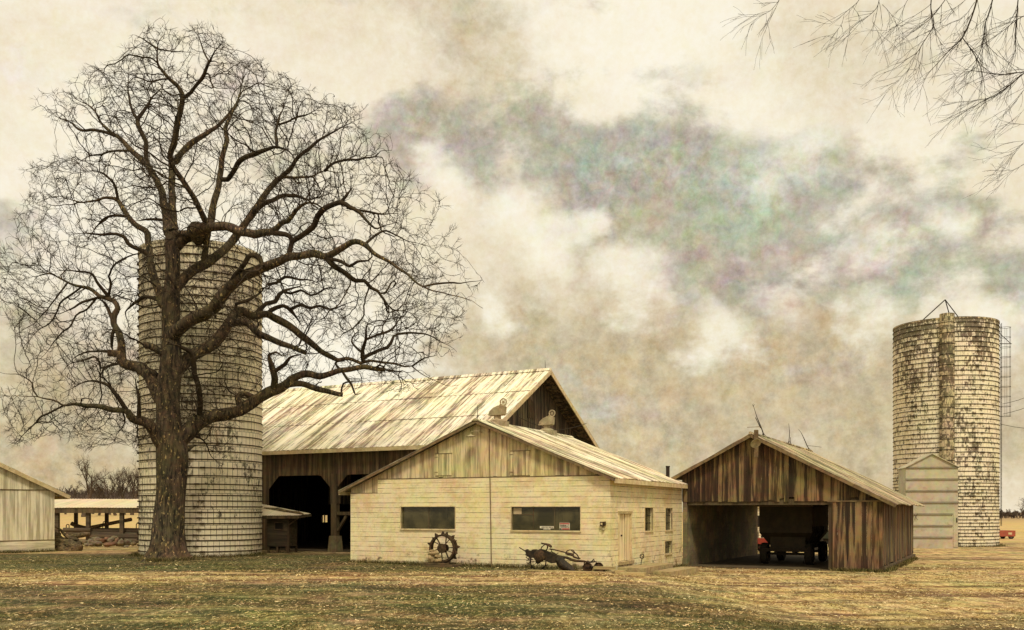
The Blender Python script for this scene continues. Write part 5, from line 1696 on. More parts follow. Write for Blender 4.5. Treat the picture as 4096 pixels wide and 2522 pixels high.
# ================================================================ the bare oak
LIMBS = [  # traced limbs: photo pixels and half width in photo pixels
 [(687,940,28),(690,870,18),(688,800,15),(686,700,13),(690,650,15),(706,647,13),(735,600,12),(786,560,11),(873,502,10),(917,458,9),(960,385,6),(985,330,3)],
 [(680,626,12),(698,560,12),(717,466,11),(731,393,10),(709,349,8),(655,291,7),(629,255,6),(631,196,5),(637,163,4),(657,140,3),(661,104,2)],
 [(631,196,4),(578,160,3),(538,140,2)],
 [(633,197,3),(680,205,2.5),(760,210,2)],
 [(731,393,8),(764,371,7),(807,313,7),(844,240,5),(866,200,4),(900,165,2)],
 [(838,250,4),(808,191,3),(788,116,2)],
 [(672,930,20),(666,880,16),(647,771,14),(611,698,12),(575,647,11),(524,604,10),(466,546,9),(407,495,7),(378,444,6),(342,415,4),(291,393,3)],
 [(466,546,7),(393,524,6),(313,517,5),(276,487,4),(211,466,2.5)],
 [(524,604,5),(437,604,4),(407,618,4),(356,626,3),(291,669,1.5)],
 [(611,698,10),(586,636,9),(582,568,9),(554,505,9),(552,481,9),(578,437,8),(613,386,7),(649,354,5)],
 [(552,481,7),(526,437,5),(514,378,4),(512,290,3)],
 [(829,930,14),(807,858,12),(771,786,11),(727,720,10),(698,677,9),(690,650,9)],
 [(840,905,16),(851,837,14),(873,742,12),(887,647,11),(906,553,9),(900,520,9),(928,449,8),(951,403,6),(970,320,4),(985,260,3)],
 [(690,1170,20),(730,1122,20),(778,1079,19),(837,1047,18),(881,1011,17),(921,975,16),(956,932,15),(979,898,14),(1006,857,14),(1043,806,13),(1085,750,12),(1118,713,11),(1178,710,8),(1238,706,7),(1298,685,6),(1368,690,4)],
 [(1085,750,10),(1122,713,9),(1159,680,9),(1182,648,8),(1215,611,7),(1266,569,6),(1326,532,5),(1386,500,4),(1437,477,2)],
 [(910,720,10),(960,645,10),(1020,615,10),(1057,602,9),(1108,592,8),(1155,606,7),(1182,648,6)],
 [(1108,592,6),(1104,528,5),(1113,481,5),(1118,458,4),(1136,430,3),(1150,380,2)],
 [(1113,500,4),(1187,472,4),(1252,449,3),(1284,430,2)],
 [(1298,685,6),(1335,653,5),(1391,643,5),(1442,634,4),(1497,630,4),(1520,607,3),(1566,600,2)],
 [(785,925,30),(833,910,20),(897,906,18),(956,925,17),(1016,936,16),(1050,932,15),(1092,922,14),(1132,890,12),(1150,884,12),(1187,843,11),(1224,815,10),(1270,820,8),(1303,850,7)],
 [(1006,857,9),(1057,815,9),(1085,805,9),(1131,782,8),(1187,787,7),(1233,800,6),(1280,790,5),(1330,770,4)],
 [(1092,932,12),(1142,939,10),(1165,956,10),(1162,999,10),(1158,1019,10)],
 [(1178,962,10),(1212,939,11),(1251,910,12),(1270,866,12),(1307,833,11),(1363,812,10),(1400,829,9),(1446,857,8),(1497,912,7),(1540,900,5),(1590,890,3)],
 [(1363,812,7),(1386,782,6),(1409,750,4)],
 [(1391,833,6),(1456,847,5),(1525,857,4),(1600,857,3)],
 [(686,1350,30),(700,1330,26),(758,1285,26),(817,1257,25),(857,1229,25),(885,1190,24),(929,1138,22),(976,1102,21),(1036,1079,20),(1095,1055,18),(1149,1029,16),(1198,1025,15),(1258,1015,15),(1298,1029,14),(1331,1015,13),(1380,986,12),(1420,966,12),(1456,979,11),(1519,1027,9),(1613,1088,8),(1691,1148,6),(1777,1174,5),(1871,1199,4),(1932,1234,2)],
 [(1691,1148,4),(1768,1131,4),(1863,1131,3),(1931,1122,2)],
 [(1314,1042,12),(1347,1072,11),(1387,1095,10),(1420,1121,9),(1456,1124,8),(1489,1154,7),(1510,1165,7),(1553,1225,6),(1588,1242,5),(1640,1235,3)],
 [(1318,1038,7),(1364,1045,7),(1400,1068,6),(1430,1048,6),(1473,1045,6),(1486,1028,6),(1476,989,6)],
 [(1458,979,6),(1500,946,5),(1545,925,4),(1600,950,3),(1700,985,2)],
 [(690,1500,30),(730,1460,27),(778,1416,25),(837,1384,24),(877,1348,23),(913,1301,21),(936,1261,19),(968,1245,18),(1016,1265,16),(1066,1257,14),(1128,1287,15),(1183,1327,14),(1227,1356,13),(1271,1397,12),(1311,1422,11),(1352,1441,10),(1388,1433,9),(1440,1452,9),(1476,1445,8),(1531,1452,8),(1586,1459,7),(1623,1470,6),(1649,1466,5),(1689,1496,3.5),(1733,1521,3),(1784,1543,3),(1832,1543,2)],
 [(913,1301,15),(948,1289,15),(996,1297,15),(1036,1335,14),(1084,1356,12),(1128,1375,11),(1176,1393,10),(1220,1411,9)],
 [(1649,1466,4),(1696,1433,3),(1747,1419,2)],
 [(1451,1440,8),(1451,1404,8),(1462,1360,6),(1465,1316,5),(1475,1275,3)],
 [(1451,1415,5),(1407,1367,4),(1440,1316,3)],
 [(1455,1432,8),(1513,1404,7),(1550,1393,7),(1572,1360,6),(1590,1338,5),(1696,1338,4),(1770,1371,3),(1828,1408,2)],
 [(1462,1360,5),(1513,1338,5),(1557,1323,5),(1590,1290,4),(1623,1254,3)],
 [(700,1790,40),(715,1765,36),(748,1731,34),(798,1685,30),(847,1665,27),(913,1655,24),(963,1642,22),(1013,1609,22),(1073,1572,21),(1128,1550,19),(1154,1532,17),(1190,1503,15),(1234,1495,14),(1278,1506,13),(1308,1499,11),(1348,1484,11),(1403,1477,10),(1458,1470,10),(1540,1481,9)],
 [(1140,1545,14),(1158,1539,13),(1205,1536,12),(1264,1554,11),(1322,1572,10),(1368,1580,9)],
 [(1366,1565,4),(1374,1536,4),(1403,1528,3),(1458,1525,3)],
 [(1095,1561,15),(1099,1514,14),(1092,1477,13),(1081,1448,10),(1077,1419,8),(1103,1411,7),(1132,1426,6),(1158,1419,5)],
 [(1100,1485,9),(1139,1459,8),(1158,1433,7),(1198,1419,6)],
 [(1341,1455,5),(1370,1492,5),(1403,1539,6),(1421,1580,5),(1443,1572,4)],
 [(798,1680,11),(801,1599,11),(794,1550,11),(784,1517,11),(778,1487,11),(774,1448,11),(758,1408,9),(718,1388,8)],
 [(963,1645,12),(956,1612,12),(948,1589,11),(976,1573,11),(1016,1590,12)],
 [(775,1745,5),(817,1765,3),(847,1824,2.5),(880,1867,2)],
 [(735,1800,14),(775,1785,9),(800,1781,4)],
 [(660,1790,30),(635,1760,26),(615,1722,24),(585,1692,21),(530,1675,17),(513,1648,14),(496,1641,12),(456,1641,11),(407,1628,10),(351,1626,9),(324,1618,8),(291,1615,7),(258,1621,5),(231,1608,5),(188,1598,5),(152,1588,4),(99,1585,3),(0,1581,2)],
 [(506,1641,10),(476,1595,9),(446,1552,7),(420,1535,6),(374,1522,5),(334,1529,4),(288,1555,3),(255,1575,2)],
 [(152,1588,3),(132,1562,3),(129,1535,3),(109,1515,2.5),(76,1499,2),(0,1490,1.5)],
 [(258,1621,4),(205,1648,4),(159,1671,4),(132,1704,3),(60,1777,2)],
 [(555,1684,9),(556,1598,7),(546,1548,5),(542,1502,3)],
 [(490,1648,4),(499,1690,3),(470,1740,2),(456,1777,1.5)],
 [(549,1690,3),(549,1734,2.5),(536,1790,1.5)],
 [(655,1610,32),(635,1576,28),(603,1513,24),(556,1473,22),(492,1449,20),(484,1376,15),(476,1329,13),(456,1297,13),(460,1261,12),(472,1233,11),(456,1206,11),(433,1194,11),(397,1186,11),(369,1162,10),(325,1146,9),(278,1134,8),(246,1118,7),(198,1094,6),(159,1086,5),(119,1075,3)],
 [(456,1297,8),(433,1237,7),(413,1206,6),(385,1194,5)],
 [(433,1186,8),(397,1138,6),(369,1102,5),(325,1090,4),(270,1083,3),(198,1086,2)],
 [(433,1186,6),(444,1138,5),(433,1110,4),(437,1102,4),(476,1043,4),(571,1011,6)],
 [(397,1190,5),(329,1210,5),(270,1245,4),(254,1213,3)],
 [(385,1194,5),(349,1237,4),(306,1265,4),(278,1309,3.5),(234,1348,3),(183,1416,2),(139,1456,1.5)],
 [(325,1150,4),(270,1190,4),(238,1217,4),(214,1277,3),(135,1337,2),(79,1416,1)],
 [(270,1132,4),(238,1178,3),(214,1210,3),(151,1281,2),(60,1337,1)],
 [(484,1416,14),(456,1416,14),(432,1412,13)],
 [(430,1405,5),(377,1408,4),(317,1420,3),(270,1456,2)],
 [(462,1310,7),(448,1340,7),(448,1376,7),(452,1405,7)],
 [(486,1452,6),(437,1463,5),(401,1471,5),(397,1448,5),(381,1428,4),(349,1436,4),(278,1459,3),(246,1495,2)],
 [(650,1220,18),(638,1170,17),(619,1122,16),(603,1059,14),(595,999,13),(591,940,12),(559,912,11),(540,900,11),(509,866,10),(473,807,9),(429,793,7),(364,807,6),(313,807,5),(233,786,3),(175,800,2)],
 [(473,807,6),(458,742,5),(407,691,4),(335,684,2)],
 [(509,866,6),(437,866,5),(393,895,4),(356,953,3)],
 [(597,1025,10),(575,1007,9),(548,995,8),(512,975,8),(496,948,7),(448,936,6),(381,938,5),(337,934,4),(278,942,2)],
 [(666,884,6),(604,877,5),(546,884,4)],
 [(660,1215,10),(635,1200,9),(579,1186,7),(552,1202,6),(508,1237,4),(504,1269,3),(520,1340,2)],
 [(655,1420,16),(639,1408,14),(607,1388,14),(575,1380,12)],
 [(630,1500,8),(591,1475,8),(567,1451,7),(500,1451,6)],
 [(930,1120,11),(956,1083,10),(976,1055,10),(1004,1023,10),(1036,1031,10),(1052,1067,9)],
 [(817,1050,13),(817,1031,13),(825,979,12),(829,930,13)],
 [(940,1262,9),(948,1249,8),(944,1217,7),(996,1198,7),(1032,1178,6),(1071,1138,5)],
 [(1071,1138,6),(1076,1138,6),(1109,1131,6),(1139,1111,6),(1198,1121,5),(1245,1124,5),(1278,1144,3)],
 [(1016,1262,9),(1066,1214,9),(1099,1207,9),(1132,1164,8),(1212,1141,5)],
 [(1132,1167,6),(1165,1174,5),(1205,1164,5),(1245,1184,4),(1281,1167,4),(1314,1151,3),(1387,1159,2)],
 [(1070,1255,9),(1089,1240,9),(1132,1224,8),(1165,1244,8),(1188,1270,7),(1205,1306,6)],
 [(1165,1237,7),(1205,1220,6),(1238,1230,6),(1281,1224,5),(1321,1237,4),(1380,1220,3),(1440,1190,2)],
]
TRUNK = [(680,2252,124),(678,2235,92),(676,2200,76),(676,2132,64),(683,1973,57),(686,1854,60),(684,1775,54),(674,1656,47),(672,1576,46),(684,1457,42),(683,1338,37),(684,1219,36),(692,1100,30),(690,1000,29),(688,935,27)]
CROWN = [(30,1075),(0,960),(20,890),(110,880),(60,840),(10,760),(-20,690),(-20,590),(50,560),(40,510),(85,440),(75,400),(150,380),(200,350),(80,260),(90,235),(170,215),(185,190),(240,160),(300,150),(330,100),(340,85),(400,65),(430,95),(470,70),(545,85),(545,150),(590,150),(640,170),(690,190),(740,220),(780,250),(850,260),(870,310),(940,345),(930,400),(990,410),(1010,450),(1080,510),(1100,560),(1110,620),(1160,680),(1195,740),(1110,770),(1140,840),(1090,870),(1110,920),(1000,925),(960,945),(860,940),(790,940),(700,930),(640,915),(590,950),(560,1060),(530,1125),(500,1080),(470,1040),(380,1030),(345,1085),(290,1060),(200,1085),(170,1040),(110,1050)]


def catmull(pts, step):
    out = []
    n = len(pts)
    for i in range(n - 1):
        p0, p1, p2, p3 = (np.array(pts[max(i - 1, 0)]), np.array(pts[i]), np.array(pts[i + 1]), np.array(pts[min(i + 2, n - 1)]))
        k = max(1, int(np.linalg.norm(p2[:2] - p1[:2]) / step))
        for j in range(k):
            t = j / k
            out.append(.5 * ((2 * p1) + (-p0 + p2) * t + (2 * p0 - 5 * p1 + 4 * p2 - p3) * t * t + (-p0 + 3 * p1 - 3 * p2 + p3) * t ** 3))
    out.append(np.array(pts[-1]))
    return out


def inside(poly, x, y):
    c = np.zeros(len(x), bool); n = len(poly); j = n - 1
    for i in range(n):
        xi, yi = poly[i]; xj, yj = poly[j]
        m = ((yi > y) != (yj > y)) & (x < (xj - xi) * (y - yi) / (yj - yi + 1e-9) + xi)
        c ^= m; j = i
    return c


def tubes_np(chains, radii, sides):
    """many tubes at once: quads"""
    V = []; Fc = []; base = 0
    for pts, rad, n in zip(chains, radii, sides):
        pts = np.asarray(pts); m = len(pts)
        d = np.zeros_like(pts); d[1:-1] = pts[2:] - pts[:-2]; d[0] = pts[1] - pts[0]; d[-1] = pts[-1] - pts[-2]
        d /= np.linalg.norm(d, axis=1)[:, None] + 1e-9
        ref = np.array([0.31, 0.87, 0.38]); u = np.cross(d, ref); u /= np.linalg.norm(u, axis=1)[:, None] + 1e-9
        w = np.cross(d, u)
        a = np.arange(n) * 2 * math.pi / n
        ring = pts[:, None, :] + np.asarray(rad)[:, None, None] * (u[:, None, :] * np.cos(a)[None, :, None] + w[:, None, :] * np.sin(a)[None, :, None])
        V.append(ring.reshape(-1, 3))
        i = np.arange(m - 1)[:, None]; k = np.arange(n)[None, :]; k2 = (k + 1) % n
        f = np.stack([base + i * n + k, base + i * n + k2, base + (i + 1) * n + k2, base + (i + 1) * n + k], -1)
        Fc.append(f.reshape(-1, 4)); base += m * n
    return np.concatenate(V), np.concatenate(Fc)


def twig_np(p, d, L, r, rnd):
    """three-sided tapering twigs with a kink: triangles"""
    n = len(p)
    d = d / (np.linalg.norm(d, axis=1)[:, None] + 1e-9)
    k = d + rnd.normal(0, .20, (n, 3)) + np.array([0, 0, .10]); k /= np.linalg.norm(k, axis=1)[:, None]
    m = p + d * (L * .5)[:, None]; e = m + k * (L * .55)[:, None]
    u = np.cross(d, rnd.normal(0, 1, (n, 3))); u /= np.linalg.norm(u, axis=1)[:, None] + 1e-9
    w = np.cross(d, u)
    V = np.zeros((n, 7, 3))
    for i in range(3):
        a = 2 * math.pi * i / 3; q = u * math.cos(a) + w * math.sin(a)
        V[:, i] = p + q * r[:, None]; V[:, 3 + i] = m + q * (r * .75)[:, None]
    V[:, 6] = e
    T = []
    for i in range(3):
        j = (i + 1) % 3
        T += [(i, j, 3 + j), (i, 3 + j, 3 + i), (3 + i, 3 + j, 6)]
    Fc = (np.arange(n)[:, None, None] * 7 + np.array(T)[None]).reshape(-1, 3)
    return V.reshape(-1, 3), Fc, m, e, k


def colonize(seeds, seed_dir, A, rnd, step, R_inf, R_kill, iters, up=.06, jit=.35, keep=.45, centre=None):
    pos = [np.array(s) for s in seeds]; par = [-1] * len(seeds); dr = [np.array(d) for d in seed_dir]; nch = [0] * len(seeds)
    alive = np.ones(len(A), bool); bd = np.full(len(A), 1e9); bi = np.zeros(len(A), int)
    new = list(range(len(seeds)))
    for it in range(iters):
        kd = KDTree(len(new))
        for i in new: kd.insert(pos[i], i)
        kd.balance()
        idx = np.nonzero(alive)[0]
        for a in idx:
            _, i, dist = kd.find(A[a])
            if dist < bd[a]: bd[a] = dist; bi[a] = i
        alive &= bd > R_kill
        use = alive & (bd < R_inf)
        if not use.any(): break
        acc = {}
        ua = np.nonzero(use)[0]
        vec = A[ua] - np.array([pos[i] for i in bi[ua]])
        vec /= np.linalg.norm(vec, axis=1)[:, None]
        for i, v in zip(bi[ua], vec):
            if i in acc: acc[i] += v
            else: acc[i] = v.copy()
        new = []
        for i, v in acc.items():
            if nch[i] >= 3: continue
            v = v / (np.linalg.norm(v) + 1e-9)
            if centre is not None:
                o_ = pos[i] - centre; v = v + .45 * o_ / (np.linalg.norm(o_) + 1e-9)
            d = v + keep * dr[i] + rnd.normal(0, jit, 3) * np.array([1, 1, 1]) + np.array([0, 0, up])
            d /= np.linalg.norm(d)
            pos.append(pos[i] + d * step); par.append(i); dr.append(d); nch.append(0); nch[i] += 1
            new.append(len(pos) - 1)
        if not new: break
    return np.array(pos), np.array(par), np.array(dr)


def thicken(pos, par, ns, tip, expo, cap):
    n = len(pos); ch = [[] for _ in range(n)]
    for i in range(ns, n): ch[par[i]].append(i)
    r = np.zeros(n)
    for i in range(n - 1, ns - 1, -1):
        r[i] = tip if not ch[i] else sum(r[c] ** expo for c in ch[i]) ** (1 / expo)
    for i in range(ns, n):      # never thicker than what carries it
        lim = cap[par[i]] * .85 if par[i] < ns else r[par[i]]
        r[i] = min(r[i], lim)
    chains = []; rads = []
    for i in range(ns, n):
        p = par[i]
        if p >= ns and max(ch[p], key=lambda c: r[c]) == i: continue
        c = [p, i]
        while ch[c[-1]]: c.append(max(ch[c[-1]], key=lambda q: r[q]))
        chains.append(pos[c]); rr = r[c].copy(); rr[0] = rr[1]; rads.append(rr)
    tips = [i for i in range(ns, n) if not ch[i]]
    return r, chains, rads, tips


def oak():
    rnd = np.random.default_rng(5); Y0 = 43.0
    base = P(680, 2240, Y0)
    O = Vector((base.x, Y0, 0))
    rt = thing('oak_tree', 'huge old bare oak with spreading crooked limbs in front of the wide silo', 'tree', O)
    # trunk
    tp = catmull(TRUNK, 22)
    pts = []; rad = []
    for x, y, r in tp:
        q = P(x, y, Y0); pts.append(q - O); rad.append(r / F * Y0)
    m = MB(); n = 30
    vs = []
    for i, (q, r) in enumerate(zip(pts, rad)):
        h = q.z
        for k in range(n):
            a = 2 * math.pi * k / n
            d = Vector((math.cos(a), math.sin(a), 0))
            f = 1 + .10 * mnoise.noise(Vector((math.cos(a) * 1.3, math.sin(a) * 1.3, h * .45))) + .05 * mnoise.noise(Vector((math.cos(a) * 4, math.sin(a) * 4, h * 1.2)))
            if h < 1.3: f += (.16 * math.cos(a * 6 + .6) + .12 * math.cos(a * 9 + 2)) * smooth((1.0 - h) / 1.2)
            if 4.2 < h < 5.6: f += .16 * max(0, math.cos(a + .35)) * math.sin((h - 4.2) / 1.4 * math.pi)
            vs.append(q + d * r * f)
    fs = [(i * n + k, i * n + (k + 1) % n, (i + 1) * n + (k + 1) % n, (i + 1) * n + k) for i in range(len(pts) - 1) for k in range(n)]
    m.add(vs, fs); m.build('trunk', M['bark'], rt, smooth=True)
    # traced limbs, each leaning towards or away from the viewer
    nodes = []            # (x, y, depth, r) of everything placed so far, in photo pixels
    for x, y, r in tp: nodes.append((x, y, 0.0, r))
    seeds = []; sdir = []; srad = []; chains = []; rads = []; sides = []
    limb_objs = []
    for li, L in enumerate(LIMBS):
        c = catmull(L, 14)
        arr = np.array(nodes)
        d2 = (arr[:, 0] - c[0][0]) ** 2 + (arr[:, 1] - c[0][1]) ** 2
        j = int(np.argmin(d2)); d0 = arr[j, 2]
        gap_ = math.sqrt(d2[j])
        if gap_ > 4:
            c = catmull([(arr[j, 0], arr[j, 1], c[0][2])] + [tuple(q) for q in L], 14)
        rr = random.Random(100 + li)
        slope = rr.uniform(.25, .75) * rr.choice((-1, 1))
        if abs(d0) > 2.0: slope = math.copysign(abs(slope), -d0 if rr.random() < .35 else d0)
        s = 0; prev = c[0]; P3 = []; RR = []
        for q in c:
            s += math.hypot(q[0] - prev[0], q[1] - prev[1]); prev = q
            u = s / F * Y0
            dep = d0 + slope * u * (1 - .025 * u) + .30 * mnoise.noise(Vector((u * .5, li * 3.1, .7))) * min(1, u)
            dep = max(-6.5, min(6.5, dep))
            Y = Y0 + dep
            w = 6.5 * min(1, u) * max(.3, 1 - q[2] / 40)
            px = q[0] + w * mnoise.noise(Vector((u * 1.9, li * 1.7, 2.2))); py = q[1] + w * mnoise.noise(Vector((u * 1.9, li * 1.7, 9.4)))
            P3.append(np.array(P(px, py, Y) - O)); RR.append(max(.010, q[2] / F * Y * (1 + .10 * mnoise.noise(Vector((u * 1.8, li, 5))))))
            nodes.append((q[0], q[1], dep, q[2]))
        RR = np.array(RR)
        if RR[-1] < .085:        # run out to a fine end
            t_ = np.linspace(0, 1, len(RR)); RR = RR * np.where(t_ > .55, 1 - (t_ - .55) / .45 * .75, 1.0)
            RR = np.maximum(RR, .009)
        n_ = 14 if RR.max() > .15 else (9 if RR.max() > .06 else 6)
        P3 = np.array(P3)
        if RR.max() > .13:
            mb = MB(); mb.tube([tuple(p) for p in P3], list(RR), 14, wob=.16, seed=li); mb.build('limb', M['bark'], rt, smooth=True)
        else:
            chains.append(P3); rads.append(RR); sides.append(n_)
        for i in range(1, len(P3)):
            if RR[i] > .30 and i < len(P3) * .5: continue
            t = P3[i] - P3[i - 1]; t /= np.linalg.norm(t) + 1e-9
            seeds.append(P3[i]); sdir.append(t); srad.append(RR[i])
    # the knot where old limbs broke away
    mb = MB(); c = P(787, 925, Y0 - .25) - O
    mb.tube([c + Vector((0, .3, -.45)), c + Vector((0, 0, -.2)), c + Vector((.02, -.15, .1)), c + Vector((.0, -.2, .35))], [.22, .40, .38, .16], 14, wob=.5, seed=2)
    mb.tube([P(700, 1000, Y0) - O, P(735, 960, Y0 - .1) - O, c], [.22, .22, .3], 12, wob=.3)
    mb.build('burl', M['bark'], rt, smooth=True)
    # room the twigs grow into
    N = 40000
    poly = [(x * 1.668, y * 1.668) for x, y in CROWN]
    X = rnd.uniform(-30, 2000, N); Yp = rnd.uniform(100, 1880, N)
    ok = inside(poly, X, Yp); X, Yp = X[ok], Yp[ok]
    rr = ((X - 930) / 990) ** 2 + ((Yp - 950) / 930) ** 2
    dmax = 6.8 * np.sqrt(np.clip(1 - .85 * rr, .05, 1))
    dep = rnd.uniform(-1, 1, len(X)) * dmax
    YY = Y0 + dep
    A = np.stack([(X - CX) / F * YY - O.x, dep, EYE - (Yp - HY) / F * YY], -1)
    kd = KDTree(len(seeds))
    for i, s in enumerate(seeds): kd.insert(s, i)
    kd.balance()
    dist = np.array([kd.find(a)[2] for a in A])
    keepm = (dist < 3.0) & (rnd.random(len(A)) < np.clip(1.25 - dist / 3.2, .25, 1))
    clump = np.array([mnoise.noise(Vector(a * .42)) + .5 * mnoise.noise(Vector(a * .95)) for a in A])
    keepm &= clump > rnd.normal(-.08, .09, len(A))
    A = A[keepm][:19000]
    pos, par, dr = colonize(seeds, sdir, A, rnd, .19, 1.5, .26, 70, up=.07, jit=.30, keep=.62, centre=np.array((1.0, 0, 6.0)))
    ns = len(seeds)
    r, ch, rd, tips = thicken(pos, par, ns, .0095, 1.82, srad)
    chains += ch; rads += rd; sides += [5 if x.max() > .03 else 3 for x in rd]
    V, Fc = tubes_np(chains, rads, sides)
    mesh_np('branches', V, Fc, M['twig'], rt, smooth=True)
    # terminal sprays
    tp_ = np.array(tips)
    thin = np.nonzero(r[ns:] < .016)[0] + ns
    srcs = np.concatenate([np.repeat(tp_, 4), rnd.choice(thin, int(len(thin) * .40), replace=False)])
    p = pos[srcs]; d = dr[srcs] + rnd.normal(0, .48, (len(srcs), 3)) + np.array([0, 0, .10])
    Ln = rnd.uniform(.18, .48, len(srcs))
    V1, F1, m1, e1, k1 = twig_np(p, d, Ln, np.full(len(srcs), .0068), rnd)
    sel = rnd.choice(len(srcs), int(len(srcs) * .9), replace=False)
    V2, F2, *_ = twig_np(m1[sel], k1[sel] + rnd.normal(0, .6, (len(sel), 3)), rnd.uniform(.12, .30, len(sel)), np.full(len(sel), .0056), rnd)
    mesh_np('twigs', np.concatenate([V1, V2]), np.concatenate([F1, F2 + len(V1)]), M['twig'], rt)
    print('oak nodes', len(pos), 'tips', len(tips), 'twigs', len(srcs), 'attractors', len(A))


oak()


# ================================================================ the near tree whose tips hang into the top right corner
def near_tree():
    rnd = np.random.default_rng(9); Yn = 13.0
    O = Vector((10.2, 14.0, gz(10.2, 14)))
    rt = thing('drooping_tree', 'bare tree whose thin drooping branch tips hang into the upper right corner', 'tree', O)
    s = .4894
    BR = [
     [(1690,-40,9),(1682,60,8),(1690,140,7),(1700,215,7),(1660,290,6),(1620,350,6),(1570,430,5),(1480,490,4),(1390,560,3),(1300,595,2)],
     [(1620,350,4),(1612,440,4),(1600,500,3),(1560,600,2),(1500,690,1.5)], [(1570,430,3),(1520,540,3),(1440,640,2),(1350,730,1.5),(1300,785,1)],
     [(2070,-60,13),(2045,50,12),(2005,170,11),(1940,310,10),(1880,370,7),(1780,470,6),(1700,560,4),(1640,640,3),(1600,740,2)],
     [(1940,310,7),(2000,390,7),(2080,530,6),(2110,640,4),(2125,760,3),(2130,850,2)], [(2080,530,4),(2000,590,3),(1900,640,2),(1870,690,1)],
     [(2200,-60,11),(2170,70,10),(2125,200,9),(2110,330,7),(2060,480,5),(1960,580,3),(1880,650,2)], [(2110,330,5),(2200,430,4),(2300,500,3),(2400,560,2)],
     [(2400,-60,8),(2385,130,7),(2370,300,6),(2370,430,4),(2300,560,2)], [(2480,120,7),(2390,160,6),(2250,270,4),(2080,380,3),(1950,440,2)],
     [(2560,560,9),(2440,590,8),(2250,610,6),(2100,590,4),(1950,565,2)], [(2560,560,9),(2440,605,7),(2300,720,6),(2180,790,4),(2000,890,3),(1880,965,2)], [(2420,610,6),(2240,770,4),(2060,820,3),(1930,832,2),(1810,840,1)],
     [(1265,-40,6),(1250,40,6),(1220,90,5),(1150,150,4),(1080,190,3),(1000,270,2),(920,320,1)], [(1285,40,4),(1340,100,3),(1390,170,2.5),(1420,260,2),(1425,320,1)], [(1220,110,3),(1205,180,2.5),(1250,260,2),(1275,330,1)],
     [(1110,-30,6),(1080,20,5),(1000,90,4),(930,150,3),(860,195,1.5)], [(970,140,3),(960,180,2.5),(920,250,2),(860,330,1)],
     [(470,-50,5),(430,20,4),(370,90,3),(320,115,2.5),(260,150,2),(205,212,1)], [(335,110,2),(338,160,1.5),(325,215,1)],
     [(1520,-40,5),(1470,40,4),(1440,150,3),(1400,210,2),(1300,260,1)], [(1830,-40,7),(1700,130,5),(1620,200,4),(1500,290,2)], [(2040,20,5),(1960,130,4),(1850,190,3),(1760,220,1.5)], [(1990,-20,5),(1890,60,4),(1820,90,3),(1740,150,2)],
     [(2520,1120,5),(2440,1170,4),(2340,1240,3),(2220,1250,1.5)], [(2440,1175,3),(2350,1250,2),(2250,1300,1)], [(2520,1330,4),(2440,1345,3),(2360,1390,2.5),(2200,1395,1)], [(2360,1390,2),(2250,1440,1)], [(2520,1030,3),(2440,1020,2),(2340,1010,1)], [(2510,640,6),(2440,740,4),(2360,850,3),(2250,960,1)], [(2500,880,3),(2440,900,2),(2380,990,1)]]
    seeds = []; sdir = []; srad = []; chains = []; rads = []; starts = []
    allp = []
    for bi, B in enumerate(BR):
        px = [(2900 + x * s, y * s, r * s * .55) for x, y, r in B]
        c = catmull(px, 12); P3 = []; RR = []
        if allp:
            arr = np.array(allp); dd = (arr[:, 0] - c[0][0]) ** 2 + (arr[:, 1] - c[0][1]) ** 2; j = int(np.argmin(dd))
            att = dd[j] < 20 ** 2; d0 = arr[j, 2] if att else random.Random(bi).uniform(-1.2, 1.6)
        else: att = False; d0 = 0.0
        sl = random.Random(bi + 50).uniform(-.45, .45); sm = 0; pv = c[0]
        for q in c:
            sm += math.hypot(q[0] - pv[0], q[1] - pv[1]); pv = q
            u = sm / F * Yn; dep = d0 + sl * u
            P3.append(np.array(P(q[0] + 1.5 * mnoise.noise(Vector((u * 5, bi, 1))), q[1] + 1.5 * mnoise.noise(Vector((u * 5, bi, 7))), Yn + dep) - O)); RR.append(max(.0018, q[2] / F * Yn)); allp.append((q[0], q[1], dep))
        P3 = np.array(P3); RR = np.array(RR); chains.append(P3); rads.append(RR)
        if not att: starts.append((P3[0], RR[0], P3[0] - P3[2]))
        for i in range(2, len(P3)):
            t = P3[i] - P3[i - 1]; t /= np.linalg.norm(t); seeds.append((P3[i], t, RR[i], i / len(P3)))
    # side shoots that droop the same way
    def shoot(p, d, L, r, lev):
        n = max(4, int(L / .045)); pts = [p]; q = p.copy(); d = d / np.linalg.norm(d)
        for k in range(n):
            d = d + rnd.normal(0, .085, 3) + np.array([-.012, 0, -.030]); d /= np.linalg.norm(d); q = q + d * L / n; pts.append(q)
        chains.append(np.array(pts)); rads.append(np.linspace(r, .0016, n + 1))
        if lev > 0:
            for k in range(2, n):
                if rnd.random() < .34:
                    e = pts[k] - pts[k - 1] + 0; e = e / np.linalg.norm(e) + rnd.normal(0, .33, 3)
                    shoot(pts[k], e, L * rnd.uniform(.3, .6), r * .6, lev - 1)
    for p, t, r, u in seeds:
        if rnd.random() < .80:
            e = t + rnd.normal(0, .38, 3)
            shoot(p, e, rnd.uniform(.18, .62) * (1.1 - .4 * u), max(.0022, min(r * .7, .0042)), 1)
    # trunk and carrying limbs, out of the picture to the right and above it
    m = MB(); m.tube([(0, 0, -.2), (.05, 0, 1.5), (0, .1, 3.5), (-.1, 0, 5.5), (.1, .1, 8), (.2, .1, 11), (.1, 0, 13.5)], [.42, .32, .29, .27, .22, .15, .05], 18, wob=.15)
    m.build('trunk', M['bark'], rt, smooth=True)
    m = MB()
    lim = []
